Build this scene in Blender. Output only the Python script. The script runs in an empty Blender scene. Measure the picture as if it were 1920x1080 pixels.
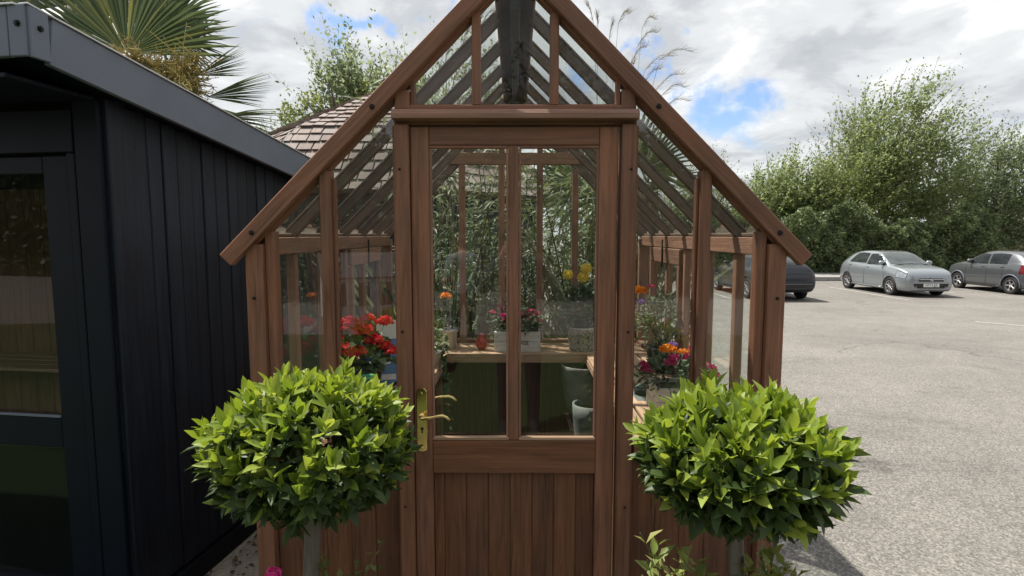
import bpy, bmesh, math, random
import numpy as np
from mathutils import Vector, Matrix, noise as mnoise

rng = np.random.default_rng(7)
random.seed(7)
R = math.radians
SC = bpy.context.scene
COL = SC.collection

# ------------------------------------------------------------------ camera
CAM = np.array([0.0, 0.0, 1.65])
PITCH, YAW, FPX = R(5.34), R(0.32), 1070.0
cd = bpy.data.cameras.new("camera")
cam = bpy.data.objects.new("camera", cd)
COL.objects.link(cam)
cam.location = CAM
cam.rotation_euler = (R(90) - PITCH, 0, YAW)
cd.sensor_width = 36.0
cd.lens = 36.0 * FPX / 1920.0
cd.clip_start = 0.03
cd.clip_end = 2000
SC.camera = cam

# ------------------------------------------------------------------ light
SUN_TO = Vector((-0.42, 0.32, 1.0)).normalized()
SUN_EL = math.asin(SUN_TO.z)
SUN_AZ = math.atan2(SUN_TO.x, SUN_TO.y)
sd = bpy.data.lights.new("sun", 'SUN')
sd.energy = 2.5
sd.angle = R(0.9)
sd.color = (1.0, 0.95, 0.87)
sun = bpy.data.objects.new("sun", sd)
COL.objects.link(sun)
sun.rotation_euler = (-SUN_TO).to_track_quat('-Z', 'Y').to_euler()

world = bpy.data.worlds.new("World")
SC.world = world
world.use_nodes = True


def build_world():
    nt = world.node_tree
    nt.nodes.clear()
    N, L = nt.nodes.new, nt.links.new
    out = N('ShaderNodeOutputWorld')
    bg = N('ShaderNodeBackground')
    bg.inputs['Strength'].default_value = 0.1
    L(bg.outputs[0], out.inputs[0])
    sky = N('ShaderNodeTexSky')
    sky.sky_type = 'NISHITA'
    sky.sun_disc = False
    sky.sun_elevation = SUN_EL
    sky.sun_rotation = SUN_AZ
    sky.altitude = 50
    sky.dust_density = 1.2
    tc = N('ShaderNodeTexCoord')
    sep = N('ShaderNodeSeparateXYZ')
    L(tc.outputs['Generated'], sep.inputs[0])

    def math_(op, a, b=None, c=None, clamp=False):
        n = N('ShaderNodeMath')
        n.operation = op
        n.use_clamp = clamp
        for i, v in enumerate((a, b, c)):
            if v is None:
                continue
            if isinstance(v, (int, float)):
                n.inputs[i].default_value = v
            else:
                L(v, n.inputs[i])
        return n.outputs[0]
    z = math_('ADD', math_('MAXIMUM', sep.outputs[2], 0.0), 0.22)
    u = math_('DIVIDE', sep.outputs[0], z)
    v = math_('DIVIDE', sep.outputs[1], z)
    comb = N('ShaderNodeCombineXYZ')
    L(u, comb.inputs[0])
    L(v, comb.inputs[1])
    comb.inputs[2].default_value = 3.7

    def noise(scale, detail, rough, dist=0.0, off=0.0):
        mp = N('ShaderNodeMapping')
        mp.inputs['Location'].default_value = (off, off * 0.37, 0)
        L(comb.outputs[0], mp.inputs[0])
        n = N('ShaderNodeTexNoise')
        n.inputs['Scale'].default_value = scale
        n.inputs['Detail'].default_value = detail
        n.inputs['Roughness'].default_value = rough
        n.inputs['Distortion'].default_value = dist
        L(mp.outputs[0], n.inputs['Vector'])
        return n.outputs['Fac']

    def ramp(fac, stops):
        r = N('ShaderNodeValToRGB')
        r.color_ramp.interpolation = 'EASE'
        els = r.color_ramp.elements
        while len(els) > 1:
            els.remove(els[-1])
        els[0].position, els[0].color = stops[0][0], (*stops[0][1], 1)
        for p_, c_ in stops[1:]:
            e = els.new(p_)
            e.color = (*c_, 1)
        L(fac, r.inputs[0])
        return r.outputs[0]
    cover = noise(1.25, 7, 0.52, 0.35, 2.3)
    fine = noise(4.6, 6, 0.55, 0.5, 8.1)
    cov2 = math_('ADD', math_('MULTIPLY', cover, 0.78), math_('MULTIPLY', fine, 0.22))
    # gaps of open sky between the clouds, where the wind has torn them
    gap = None
    for d, rad in SKY_GAPS:
        dp = N('ShaderNodeVectorMath')
        dp.operation = 'DISTANCE'
        nrm = N('ShaderNodeVectorMath')
        nrm.operation = 'NORMALIZE'
        L(tc.outputs['Generated'], nrm.inputs[0])
        wob = N('ShaderNodeTexNoise')
        wob.inputs['Scale'].default_value = 7.0
        wob.inputs['Detail'].default_value = 6
        wob.inputs['Roughness'].default_value = 0.6
        L(nrm.outputs[0], wob.inputs['Vector'])
        wv = N('ShaderNodeVectorMath')
        wv.operation = 'MULTIPLY_ADD'
        L(wob.outputs['Color'], wv.inputs[0])
        wv.inputs[1].default_value = (0.34, 0.34, 0.34)
        wv.inputs[2].default_value = (-0.17, -0.17, -0.17)
        wa = N('ShaderNodeVectorMath')
        wa.operation = 'ADD'
        L(nrm.outputs[0], wa.inputs[0])
        L(wv.outputs[0], wa.inputs[1])
        L(wa.outputs[0], dp.inputs[0])
        dp.inputs[1].default_value = d
        g = math_('SUBTRACT', 1.0, math_('DIVIDE', dp.outputs['Value'], rad), clamp=True)
        gap = g if gap is None else math_('MAXIMUM', gap, g)
    cov3 = math_('SUBTRACT', cov2, math_('MULTIPLY', gap, 0.30))
    mask = ramp(cov3, [(0.24, (0, 0, 0)), (0.43, (1, 1, 1))])
    body = noise(1.9, 7, 0.55, 0.5, 5.0)
    body2 = math_('ADD', math_('MULTIPLY', body, 0.72), math_('MULTIPLY', fine, 0.28))
    ccol = ramp(body2, [(0.34, (1.60, 1.69, 1.80)), (0.44, (2.05, 2.14, 2.24)), (0.53, (2.7, 2.77, 2.83)), (0.64, (3.7, 3.72, 3.72))])
    mix = N('ShaderNodeMix')
    mix.data_type = 'RGBA'
    L(mask, mix.inputs['Factor'])
    sk = N('ShaderNodeVectorMath')
    sk.operation = 'MULTIPLY'
    L(sky.outputs[0], sk.inputs[0])
    sk.inputs[1].default_value = (0.47, 0.52, 0.60)
    L(sk.outputs[0], mix.inputs['A'])
    L(ccol, mix.inputs['B'])
    L(mix.outputs['Result'], bg.inputs['Color'])


def ray(px, py):
    F = np.array([-math.sin(YAW) * math.cos(PITCH), math.cos(YAW) * math.cos(PITCH), -math.sin(PITCH)])
    Rt = np.array([math.cos(YAW), math.sin(YAW), 0.0])
    U = np.cross(Rt, F)
    return F + (px - 960) / FPX * Rt + (540 - py) / FPX * U


def at(px, py, Y):
    """the point of the place at depth Y that the measured photo position belongs to"""
    d = ray(px, py)
    return Vector(CAM + d * Y / d[1])


def unit(d):
    return tuple(np.array(d) / np.linalg.norm(d))


SKY_GAPS = [(unit(ray(1372, 210)), 0.095), (unit(ray(650, 75)), 0.06), (unit(ray(800, 25)), 0.06), (unit(ray(1085, 130)), 0.09),
            (unit(ray(1240, 125)), 0.06), (unit(ray(730, 110)), 0.06), ((-0.5, -0.6, 0.62), 0.2), ((0.7, -0.3, 0.64), 0.16),
            ((0.1, -0.8, 0.6), 0.15), ((-0.75, 0.2, 0.63), 0.15)]
build_world()

vs = SC.view_settings
vs.view_transform = 'Standard'
vs.look = 'None'
vs.exposure = 1.65
vs.gamma = 1.0
vs.use_curve_mapping = False
SC.render.engine = 'CYCLES'
cy = SC.cycles
cy.max_bounces = 8
cy.diffuse_bounces = 5
cy.glossy_bounces = 4
cy.transmission_bounces = 6
cy.transparent_max_bounces = 28
cy.caustics_reflective = False
cy.caustics_refractive = False
cy.use_denoising = True
cy.sample_clamp_indirect = 6.0

# ================================================================== helpers


def mesh_np(name, V, faces_list):
    """faces_list: arrays (n,k) of vertex ids, k may differ between the arrays"""
    me = bpy.data.meshes.new(name)
    V = np.asarray(V, dtype=np.float32)
    me.vertices.add(len(V))
    me.vertices.foreach_set('co', V.ravel())
    tot, starts, idx, s = 0, [], [], 0
    for f in faces_list:
        f = np.asarray(f, dtype=np.int32)
        if len(f) == 0:
            continue
        k = f.shape[1]
        starts.append(s + np.arange(len(f)) * k)
        idx.append(f.ravel())
        s += f.size
    starts = np.concatenate(starts)
    idx = np.concatenate(idx)
    me.loops.add(len(idx))
    me.loops.foreach_set('vertex_index', idx)
    me.polygons.add(len(starts))
    me.polygons.foreach_set('loop_start', starts.astype(np.int32))
    me.update(calc_edges=True)
    me.validate()
    return me


def link(name, me, mat=None, parent=None, loc=None, M=None, smooth=False):
    o = bpy.data.objects.new(name, me)
    COL.objects.link(o)
    if mat is not None and me is not None:
        if isinstance(mat, (list, tuple)):
            for m in mat:
                me.materials.append(m)
        elif len(me.materials) == 0:
            me.materials.append(mat)
    if M is not None:
        o.matrix_basis = M
    elif loc is not None:
        o.location = loc
    if parent is not None:
        o.parent = parent
    if smooth:
        me.polygons.foreach_set('use_smooth', np.ones(len(me.polygons), dtype=bool))
    return o


def tag(o, label, cat, group=None):
    o['label'] = label
    o['category'] = cat
    if group:
        o['group'] = group
    return o


def thing(name, label, cat, loc=(0, 0, 0), rz=0.0, group=None):
    o = bpy.data.objects.new(name, None)
    COL.objects.link(o)
    o.empty_display_size = 0.1
    o.location = loc
    o.rotation_euler = (0, 0, rz)
    return tag(o, label, cat, group)


def part_empty(name, parent, loc=(0, 0, 0)):
    o = bpy.data.objects.new(name, None)
    COL.objects.link(o)
    o.empty_display_size = 0.05
    o.location = loc
    o.parent = parent
    return o


def struct(o):
    o['kind'] = 'structure'
    return o


def stuff(o):
    o['kind'] = 'stuff'
    return o


class MB:
    """collects shapes into one mesh"""

    def __init__(self):
        self.v, self.f = [], []

    def add(self, V, F):
        b = len(self.v)
        self.v += [tuple(p) for p in V]
        self.f += [tuple(i + b for i in f) for f in F]
        return self

    def box(self, c, s, M=None, b=0.0):
        V, F = box_vf(s[0], s[1], s[2], b)
        T = Matrix.Translation(c) @ (M.to_4x4() if M is not None else Matrix.Identity(4))
        return self.add([T @ Vector(p) for p in V], F)

    def tube(self, pts, r, n=8, caps=True):
        pts = [Vector(p) for p in pts]
        rs = r if isinstance(r, (list, tuple)) else [r] * len(pts)
        ring = []
        up = Vector((0.13, 0.31, 0.94)).normalized()
        V, F = [], []
        for i, p in enumerate(pts):
            d = (pts[min(i + 1, len(pts) - 1)] - pts[max(i - 1, 0)]).normalized()
            a = d.cross(up)
            if a.length < 1e-3:
                a = d.cross(Vector((1, 0, 0)))
            a.normalize()
            c = d.cross(a)
            for k in range(n):
                t = 2 * math.pi * k / n
                V.append(p + (a * math.cos(t) + c * math.sin(t)) * rs[i])
        for i in range(len(pts) - 1):
            for k in range(n):
                k2 = (k + 1) % n
                F.append((i * n + k, i * n + k2, (i + 1) * n + k2, (i + 1) * n + k))
        if caps:
            F.append(tuple(range(n - 1, -1, -1)))
            F.append(tuple((len(pts) - 1) * n + k for k in range(n)))
        return self.add(V, F)

    def lathe(self, prof, n=24, c=(0, 0, 0), M=None, close=False):
        V, F = [], []
        for (r, z) in prof:
            for k in range(n):
                t = 2 * math.pi * k / n
                V.append(Vector((r * math.cos(t), r * math.sin(t), z)))
        for i in range(len(prof) - 1):
            for k in range(n):
                k2 = (k + 1) % n
                F.append((i * n + k, i * n + k2, (i + 1) * n + k2, (i + 1) * n + k))
        if close:
            F.append(tuple(range(n - 1, -1, -1)))
            F.append(tuple((len(prof) - 1) * n + k for k in range(n)))
        T = Matrix.Translation(c) @ (M.to_4x4() if M is not None else Matrix.Identity(4))
        return self.add([T @ p for p in V], F)

    def mesh(self, name):
        me = bpy.data.meshes.new(name)
        me.from_pydata(self.v, [], self.f)
        me.update()
        return me

    def build(self, name, mat, parent=None, loc=None, M=None, smooth=False):
        return link(name, self.mesh(name), mat, parent, loc, M, smooth)


def box_vf(sx, sy, sz, b=0.0):
    x, y, z = sx / 2, sy / 2, sz / 2
    if b <= 0:
        V = [(-x, -y, -z), (x, -y, -z), (x, y, -z), (-x, y, -z), (-x, -y, z), (x, -y, z), (x, y, z), (-x, y, z)]
        F = [(3, 2, 1, 0), (4, 5, 6, 7), (0, 1, 5, 4), (1, 2, 6, 5), (2, 3, 7, 6), (3, 0, 4, 7)]
        return V, F
    b = min(b, x * 0.45, y * 0.45, z * 0.45)
    V, ids = [], {}
    for sx_ in (-1, 1):
        for sy_ in (-1, 1):
            for sz_ in (-1, 1):
                for ax in range(3):
                    p = [sx_ * (x - b), sy_ * (y - b), sz_ * (z - b)]
                    p[ax] = (sx_ * x, sy_ * y, sz_ * z)[ax]
                    ids[(sx_, sy_, sz_, ax)] = len(V)
                    V.append(tuple(p))
    F = []

    def quad(vs_, n):
        pts = [Vector(V[i]) for i in vs_]
        nn = (pts[1] - pts[0]).cross(pts[2] - pts[0])
        F.append(tuple(vs_) if nn.dot(Vector(n)) > 0 else tuple(reversed(vs_)))
    for ax in range(3):
        o1, o2 = [a for a in range(3) if a != ax]
        for s in (-1, 1):
            vs_ = []
            for (p1, p2) in ((-1, -1), (1, -1), (1, 1), (-1, 1)):
                k = [0, 0, 0]
                k[ax], k[o1], k[o2] = s, p1, p2
                vs_.append(ids[(k[0], k[1], k[2], ax)])
            n = [0, 0, 0]
            n[ax] = s
            quad(vs_, n)
        for p1 in (-1, 1):
            for p2 in (-1, 1):
                ks = []
                for s in (-1, 1):
                    k = [0, 0, 0]
                    k[ax], k[o1], k[o2] = s, p1, p2
                    ks.append(k)
                n = [0, 0, 0]
                n[o1], n[o2] = p1, p2
                quad([ids[(*ks[0], o1)], ids[(*ks[1], o1)], ids[(*ks[1], o2)], ids[(*ks[0], o2)]], n)
    for sx_ in (-1, 1):
        for sy_ in (-1, 1):
            for sz_ in (-1, 1):
                quad([ids[(sx_, sy_, sz_, a)] for a in range(3)], (sx_, sy_, sz_))
    return V, F


def frame_matrix(p0, z, x):
    z = Vector(z).normalized()
    x = Vector(x)
    x = (x - z * x.dot(z)).normalized()
    y = z.cross(x)
    M = Matrix((x, y, z)).transposed().to_4x4()
    M.translation = Vector(p0)
    return M


def beam(name, p0, p1, w, d, mat, parent, wdir=(1, 0, 0), b=0.003):
    """a length of timber: w across wdir, d in the third direction, its own grain axis along the length"""
    p0, p1 = Vector(p0), Vector(p1)
    L = (p1 - p0).length
    V, F = box_vf(w, d, L, b)
    me = bpy.data.meshes.new(name)
    me.from_pydata([(x, y, z + L / 2) for x, y, z in V], [], F)
    return link(name, me, mat, parent, M=frame_matrix(p0, p1 - p0, wdir))


def sheet(name, pts, thick, mat, parent=None):
    """a flat polygon of real thickness"""
    pts = [Vector(p) for p in pts]
    n = (pts[1] - pts[0]).cross(pts[2] - pts[0]).normalized()
    k = len(pts)
    V = [p - n * thick / 2 for p in pts] + [p + n * thick / 2 for p in pts]
    F = [tuple(range(k - 1, -1, -1)), tuple(range(k, 2 * k))]
    for i in range(k):
        j = (i + 1) % k
        F.append((i, j, j + k, i + k))
    me = bpy.data.meshes.new(name)
    me.from_pydata(V, [], F)
    return link(name, me, mat, parent)


def clone(o, parent=None, deep=True):
    c = o.copy()
    COL.objects.link(c)
    if parent is not None:
        c.parent = parent
    if deep:
        for ch in list(o.children):
            clone(ch, c)
    return c


# ---------------- leaves in bulk
def nrm(A):
    return A / np.maximum(np.linalg.norm(A, axis=1, keepdims=True), 1e-9)


def leaf_mesh(name, P, D, Nn, L, W, fold=0.25, droop=0.1, simple=False):
    P, D, Nn = np.asarray(P, float), nrm(np.asarray(D, float)), np.asarray(Nn, float)
    Nn = nrm(Nn - D * np.sum(Nn * D, axis=1, keepdims=True))
    S = np.cross(D, Nn)
    n = len(P)
    L = np.broadcast_to(L, n)[:, None]
    W = np.broadcast_to(W, n)[:, None]
    if simple:
        V = np.stack([P, P + D * L * 0.45 - S * W / 2, P + D * L - Nn * L * droop, P + D * L * 0.45 + S * W / 2], 1).reshape(-1, 3)
        F = np.arange(n * 4).reshape(n, 4)
        return mesh_np(name, V, [F])
    mid = P + D * L * 0.48
    V = np.stack([P, P + D * L * 0.42 - S * W / 2 + Nn * W * fold, mid, P + D * L * 0.42 + S * W / 2 + Nn * W * fold,
                  P + D * L - Nn * L * droop], 1).reshape(-1, 3)
    b = (np.arange(n) * 5)[:, None]
    F = np.concatenate([b + np.array([[0, 2, 1]]), b + np.array([[0, 3, 2]]), b + np.array([[1, 2, 4]]), b + np.array([[2, 3, 4]])])
    return mesh_np(name, V, [F])


def rand_dirs(n):
    return nrm(rng.normal(size=(n, 3)))


# ================================================================== materials
class NT:
    def __init__(self, name):
        self.m = bpy.data.materials.new(name)
        self.m.use_nodes = True
        self.t = self.m.node_tree
        self.t.nodes.clear()
        self.out = self.t.nodes.new('ShaderNodeOutputMaterial')

    def n(self, typ, **kw):
        nd = self.t.nodes.new('ShaderNode' + typ)
        for k, v in kw.items():
            if hasattr(nd, k) and k not in nd.inputs:
                setattr(nd, k, v)
            else:
                self.set(nd.inputs[k], v)
        return nd

    def set(self, sock, v):
        if hasattr(v, 'is_output') or isinstance(v, bpy.types.NodeSocket):
            self.t.links.new(v, sock)
        else:
            if sock.type == 'RGBA' and len(v) == 3:
                v = (*v, 1)
            sock.default_value = v

    def coord(self, kind='Object', scale=(1, 1, 1), loc=(0, 0, 0)):
        tc = self.n('TexCoord')
        mp = self.n('Mapping')
        self.set(mp.inputs['Vector'], tc.outputs[kind])
        mp.inputs['Scale'].default_value = scale
        self.set(mp.inputs['Location'], loc)
        return mp.outputs[0]

    def noise(self, vec, scale, detail=4, rough=0.55, dist=0.0):
        nd = self.n('TexNoise')
        self.set(nd.inputs['Vector'], vec)
        nd.inputs['Scale'].default_value = scale
        nd.inputs['Detail'].default_value = detail
        nd.inputs['Roughness'].default_value = rough
        nd.inputs['Distortion'].default_value = dist
        return nd.outputs['Fac']

    def ramp(self, fac, stops, interp='LINEAR'):
        r = self.n('ValToRGB')
        r.color_ramp.interpolation = interp
        els = r.color_ramp.elements
        while len(els) > 1:
            els.remove(els[-1])
        els[0].position, els[0].color = stops[0][0], (*stops[0][1], 1)
        for p_, c_ in stops[1:]:
            els.new(p_).color = (*c_, 1)
        self.set(r.inputs[0], fac)
        return r.outputs[0]

    def mix(self, fac, a, b, blend='MIX'):
        m = self.n('Mix', data_type='RGBA', blend_type=blend)
        self.set(m.inputs['Factor'], fac)
        self.set(m.inputs['A'], a)
        self.set(m.inputs['B'], b)
        return m.outputs['Result']

    def math(self, op, a, b=0.0, clamp=False):
        m = self.n('Math', operation=op, use_clamp=clamp)
        self.set(m.inputs[0], a)
        self.set(m.inputs[1], b)
        return m.outputs[0]

    def bump(self, h, strength=0.3, dist=0.01):
        b = self.n('Bump')
        self.set(b.inputs['Height'], h)
        b.inputs['Strength'].default_value = strength
        b.inputs['Distance'].default_value = dist
        return b.outputs[0]

    def bsdf(self, color, rough=0.5, metal=0.0, spec=0.5, normal=None, coat=0.0):
        p = self.n('BsdfPrincipled')
        self.set(p.inputs['Base Color'], color)
        self.set(p.inputs['Roughness'], rough)
        p.inputs['Metallic'].default_value = metal
        p.inputs['Specular IOR Level'].default_value = spec
        p.inputs['Coat Weight'].default_value = coat
        p.inputs['Coat Roughness'].default_value = 0.03
        if normal is not None:
            self.set(p.inputs['Normal'], normal)
        return p.outputs[0]

    def done(self, sh):
        self.t.links.new(sh, self.out.inputs[0])
        return self.m


def m_wood(name, dark, light, rough=0.55, grain=1.0, speck=0.0, streak=0.0, spec=0.4):
    t = NT(name)
    oi = t.n('ObjectInfo')
    rnd = oi.outputs['Random']
    off = t.n('CombineXYZ')
    t.set(off.inputs[0], t.math('MULTIPLY', rnd, 37.0))
    t.set(off.inputs[2], t.math('MULTIPLY', rnd, 11.0))
    v = t.coord('Object', (26 * grain, 26 * grain, 1.6 * grain), off.outputs[0])
    g1 = t.noise(v, 1.6, 6, 0.6, 1.1)
    v2 = t.coord('Object', (160 * grain, 160 * grain, 3.0 * grain), off.outputs[0])
    g2 = t.noise(v2, 1.0, 3, 0.6)
    v3 = t.coord('Object', (1, 1, 1), off.outputs[0])
    big = t.noise(v3, 3.1, 3, 0.5)
    f = t.math('ADD', t.math('MULTIPLY', g1, 0.6), t.math('MULTIPLY', g2, 0.25))
    f = t.math('ADD', f, t.math('MULTIPLY', big, 0.3))
    c = t.ramp(f, [(0.40, dark), (0.70, light)])
    hsv = t.n('HueSaturation')
    t.set(hsv.inputs['Color'], c)
    t.set(hsv.inputs['Value'], t.math('ADD', t.math('MULTIPLY', rnd, 0.34), 0.83))
    t.set(hsv.inputs['Saturation'], t.math('ADD', t.math('MULTIPLY', big, 0.3), 0.86))
    c = hsv.outputs[0]
    if streak > 0:      # pale lifted grain where the stain has worn
        v4 = t.coord('Object', (70, 70, 5), off.outputs[0])
        s = t.noise(v4, 1.0, 5, 0.7, 2.2)
        s2 = t.math('MULTIPLY', t.ramp(s, [(0.60, (0, 0, 0)), (0.70, (1, 1, 1))]), t.ramp(big, [(0.5, (0, 0, 0)), (0.68, (1, 1, 1))]))
        c = t.mix(t.math('MULTIPLY', s2, streak), c, (0.42, 0.27, 0.19))
    if speck > 0:       # bird lime, dust and lichen spots
        v5 = t.coord('Object', (1, 1, 1), off.outputs[0])
        s = t.noise(v5, 85, 3, 0.6)
        s2 = t.math('MULTIPLY', t.ramp(s, [(0.66, (0, 0, 0)), (0.71, (1, 1, 1))]), t.ramp(t.noise(v5, 7, 2, 0.5), [(0.45, (0.1, 0.1, 0.1)), (0.62, (1, 1, 1))]))
        c = t.mix(t.math('MULTIPLY', s2, speck), c, (0.5, 0.48, 0.45))
    nb = t.bump(t.math('ADD', g1, t.math('MULTIPLY', g2, 0.8)), 0.32, 0.005)
    return t.done(t.bsdf(c, t.math('ADD', t.math('MULTIPLY', g1, 0.25), rough - 0.1), spec=spec, normal=nb))


def m_plain(name, color, rough=0.5, metal=0.0, spec=0.5, var=0.15, vscale=8.0, bump=0.0, coat=0.0):
    t = NT(name)
    oi = t.n('ObjectInfo')
    v = t.coord('Object')
    n = t.noise(v, vscale, 5, 0.6)
    lo = tuple(max(0, c * (1 - var)) for c in color)
    hi = tuple(min(1, c * (1 + var)) for c in color)
    c = t.ramp(n, [(0.3, lo), (0.7, hi)])
    nb = t.bump(t.noise(v, vscale * 6, 4, 0.6), bump, 0.003) if bump > 0 else None
    return t.done(t.bsdf(c, rough, metal, spec, nb, coat))


def m_leaf(name, colors, trans=0.35, rough=0.45, spec=0.4, island=True, vein=False):
    t = NT(name)
    if island:
        rnd = t.n('NewGeometry').outputs['Random Per Island']
    else:
        rnd = t.n('ObjectInfo').outputs['Random']
    k = len(colors)
    c = t.ramp(rnd, [(i / max(1, k - 1), colors[i]) for i in range(k)])
    v = t.coord('Object')
    c = t.mix(t.math('MULTIPLY', t.noise(v, 30, 2, 0.5), 0.25), c, tuple(x * 0.7 for x in colors[0]))
    p = t.bsdf(c, rough, spec=spec)
    tr = t.n('BsdfTranslucent')
    hs = t.n('HueSaturation', Saturation=1.1, Value=1.25)
    hs.inputs['Hue'].default_value = 0.49
    t.set(hs.inputs['Color'], c)
    t.set(tr.inputs['Color'], hs.outputs[0])
    mx = t.n('MixShader')
    mx.inputs[0].default_value = trans
    t.set(mx.inputs[1], p)
    t.set(mx.inputs[2], tr.outputs[0])
    return t.done(mx.outputs[0])


def m_glass(name, tint=(0.97, 0.985, 0.975), dust=0.02, spots=0.0, base=0.028, gain=1.0):
    t = NT(name)
    lw = t.n('LayerWeight')
    lw.inputs['Blend'].default_value = 0.5
    f5 = t.math('POWER', lw.outputs['Facing'], 5.0)
    fr = t.math('ADD', t.math('MULTIPLY', f5, 0.9), base * gain, clamp=True)
    tr = t.n('BsdfTransparent', Color=tint)
    gl = t.n('BsdfGlossy', Roughness=0.0)
    gl.inputs['Color'].default_value = (1, 1, 1, 1)
    m1 = t.n('MixShader')
    t.set(m1.inputs[0], fr)
    t.set(m1.inputs[1], tr.outputs[0])
    t.set(m1.inputs[2], gl.outputs[0])
    df = t.n('BsdfDiffuse', Color=(0.62, 0.61, 0.58))
    v = t.coord('Object')
    n = t.noise(v, 2.3, 5, 0.65, 0.4)
    d = t.math('MULTIPLY', t.ramp(n, [(0.35, (0.25, 0.25, 0.25)), (0.75, (1, 1, 1))]), dust)
    if spots > 0:
        s = t.ramp(t.noise(v, 110, 2, 0.5), [(0.70, (0, 0, 0)), (0.735, (1, 1, 1))])
        s = t.math('MULTIPLY', s, t.ramp(t.noise(v, 5, 2, 0.5), [(0.48, (0, 0, 0)), (0.62, (1, 1, 1))]))
        d = t.math('ADD', d, t.math('MULTIPLY', s, spots), clamp=True)
    m2 = t.n('MixShader')
    t.set(m2.inputs[0], d)
    t.set(m2.inputs[1], m1.outputs[0])
    t.set(m2.inputs[2], df.outputs[0])
    return t.done(m2.outputs[0])


def m_asphalt():
    t = NT('worn_asphalt')
    v = t.coord('Object')
    fine = t.noise(v, 210, 3, 0.7)
    vor = t.n('TexVoronoi', feature='F1')
    t.set(vor.inputs['Vector'], v)
    vor.inputs['Scale'].default_value = 95
    stone = vor.outputs['Color']
    big = t.noise(v, 0.35, 6, 0.6, 0.5)
    mid = t.noise(v, 2.2, 5, 0.6)
    vs_ = t.coord('Object', (0.18, 1.1, 1))
    smear = t.noise(vs_, 1.3, 4, 0.6)
    base = t.ramp(t.math('ADD', t.math('MULTIPLY', big, 0.6), t.math('MULTIPLY', mid, 0.4)),
                  [(0.32, (0.150, 0.140, 0.128)), (0.66, (0.225, 0.211, 0.192))])
    base = t.mix(t.ramp(smear, [(0.52, (0, 0, 0)), (0.72, (0.45, 0.45, 0.45))]), base, (0.145, 0.136, 0.125))
    bw = t.n('RGBToBW')
    t.set(bw.inputs[0], stone)
    sp = t.ramp(bw.outputs[0], [(0.12, (0.42, 0.42, 0.42)), (0.5, (0.95, 0.95, 0.95)), (0.86, (1.75, 1.72, 1.66))])
    c = t.mix(0.75, base, t.mix(1.0, base, sp, 'MULTIPLY'))
    c = t.mix(t.ramp(fine, [(0.35, (0.5, 0.5, 0.5)), (0.5, (0, 0, 0))]), c, (0.10, 0.095, 0.088))
    st = t.math('MULTIPLY', t.ramp(t.noise(v, 0.9, 3, 0.5, 0.6), [(0.60, (0, 0, 0)), (0.70, (1, 1, 1))]), t.ramp(t.noise(v, 5.0, 4, 0.6), [(0.40, (0, 0, 0)), (0.62, (0.55, 0.55, 0.55))]))
    c = t.mix(st, c, (0.085, 0.08, 0.074))
    wv = t.n('VectorMath', operation='MULTIPLY_ADD')
    nz = t.n('TexNoise', Scale=2.5)
    t.set(nz.inputs['Vector'], v)
    t.set(wv.inputs[0], nz.outputs['Color'])
    wv.inputs[1].default_value = (0.5, 0.5, 0.5)
    t.set(wv.inputs[2], v)
    ve = t.n('TexVoronoi', feature='DISTANCE_TO_EDGE', Scale=0.32)
    t.set(ve.inputs['Vector'], wv.outputs[0])
    cr = t.math('MULTIPLY', t.ramp(ve.outputs['Distance'], [(0.0, (1, 1, 1)), (0.010, (0, 0, 0))]), t.ramp(t.noise(v, 0.5, 2, 0.5), [(0.5, (0, 0, 0)), (0.6, (0.6, 0.6, 0.6))]))
    c = t.mix(cr, c, (0.06, 0.056, 0.05))
    nb = t.bump(t.math('ADD', fine, bw.outputs[0]), 0.5, 0.006)
    return t.done(t.bsdf(c, 0.85, spec=0.3, normal=nb))


def m_ground(name, c1, c2, scale=40, bump=0.5):
    t = NT(name)
    v = t.coord('Object')
    a = t.noise(v, scale, 6, 0.7)
    b = t.noise(v, scale * 0.06, 4, 0.6)
    c = t.ramp(t.math('ADD', t.math('MULTIPLY', a, 0.6), t.math('MULTIPLY', b, 0.4)), [(0.36, c1), (0.64, c2)])
    return t.done(t.bsdf(c, 0.9, spec=0.2, normal=t.bump(a, bump, 0.01)))


M = {}
M['asphalt'] = m_asphalt()
M['lawn'] = m_ground('lawn_grass', (0.020, 0.035, 0.010), (0.045, 0.075, 0.020), 60)
M['turf'] = m_ground('green_turf', (0.012, 0.022, 0.008), (0.028, 0.045, 0.014), 220)
M['slabs'] = m_ground('gritty_ground', (0.27, 0.225, 0.175), (0.52, 0.45, 0.37), 45)
M['line'] = m_ground('road_paint', (0.22, 0.21, 0.195), (0.56, 0.55, 0.53), 24, 0.1)
M['kerb'] = m_ground('kerb_concrete', (0.22, 0.21, 0.20), (0.33, 0.32, 0.30), 30)
M['cedar'] = m_wood('stained_cedar', (0.112, 0.048, 0.027), (0.275, 0.128, 0.077), 0.5, streak=0.35)
M['cedar_in'] = m_wood('inner_cedar', (0.165, 0.084, 0.056), (0.32, 0.172, 0.116), 0.55)
M['cedar_old'] = m_wood('weathered_bars', (0.088, 0.060, 0.047), (0.200, 0.142, 0.112), 0.65, speck=0.5)
M['ridge'] = m_wood('blackened_ridge', (0.022, 0.021, 0.022), (0.060, 0.055, 0.055), 0.7, speck=0.7)
M['cedar_door'] = m_wood('door_panel_cedar', (0.072, 0.030, 0.015), (0.195, 0.087, 0.047), 0.5, streak=0.5)
M['bench'] = m_wood('bench_cedar', (0.26, 0.155, 0.095), (0.48, 0.31, 0.20), 0.6)
M['shed'] = m_wood('navy_boards', (0.0026, 0.0040, 0.0085), (0.016, 0.0215, 0.034), 0.50, spec=0.28, grain=0.8)
M['shed_trim'] = m_plain('navy_trim', (0.0036, 0.0060, 0.0125), 0.5, spec=0.2, var=0.2)
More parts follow.
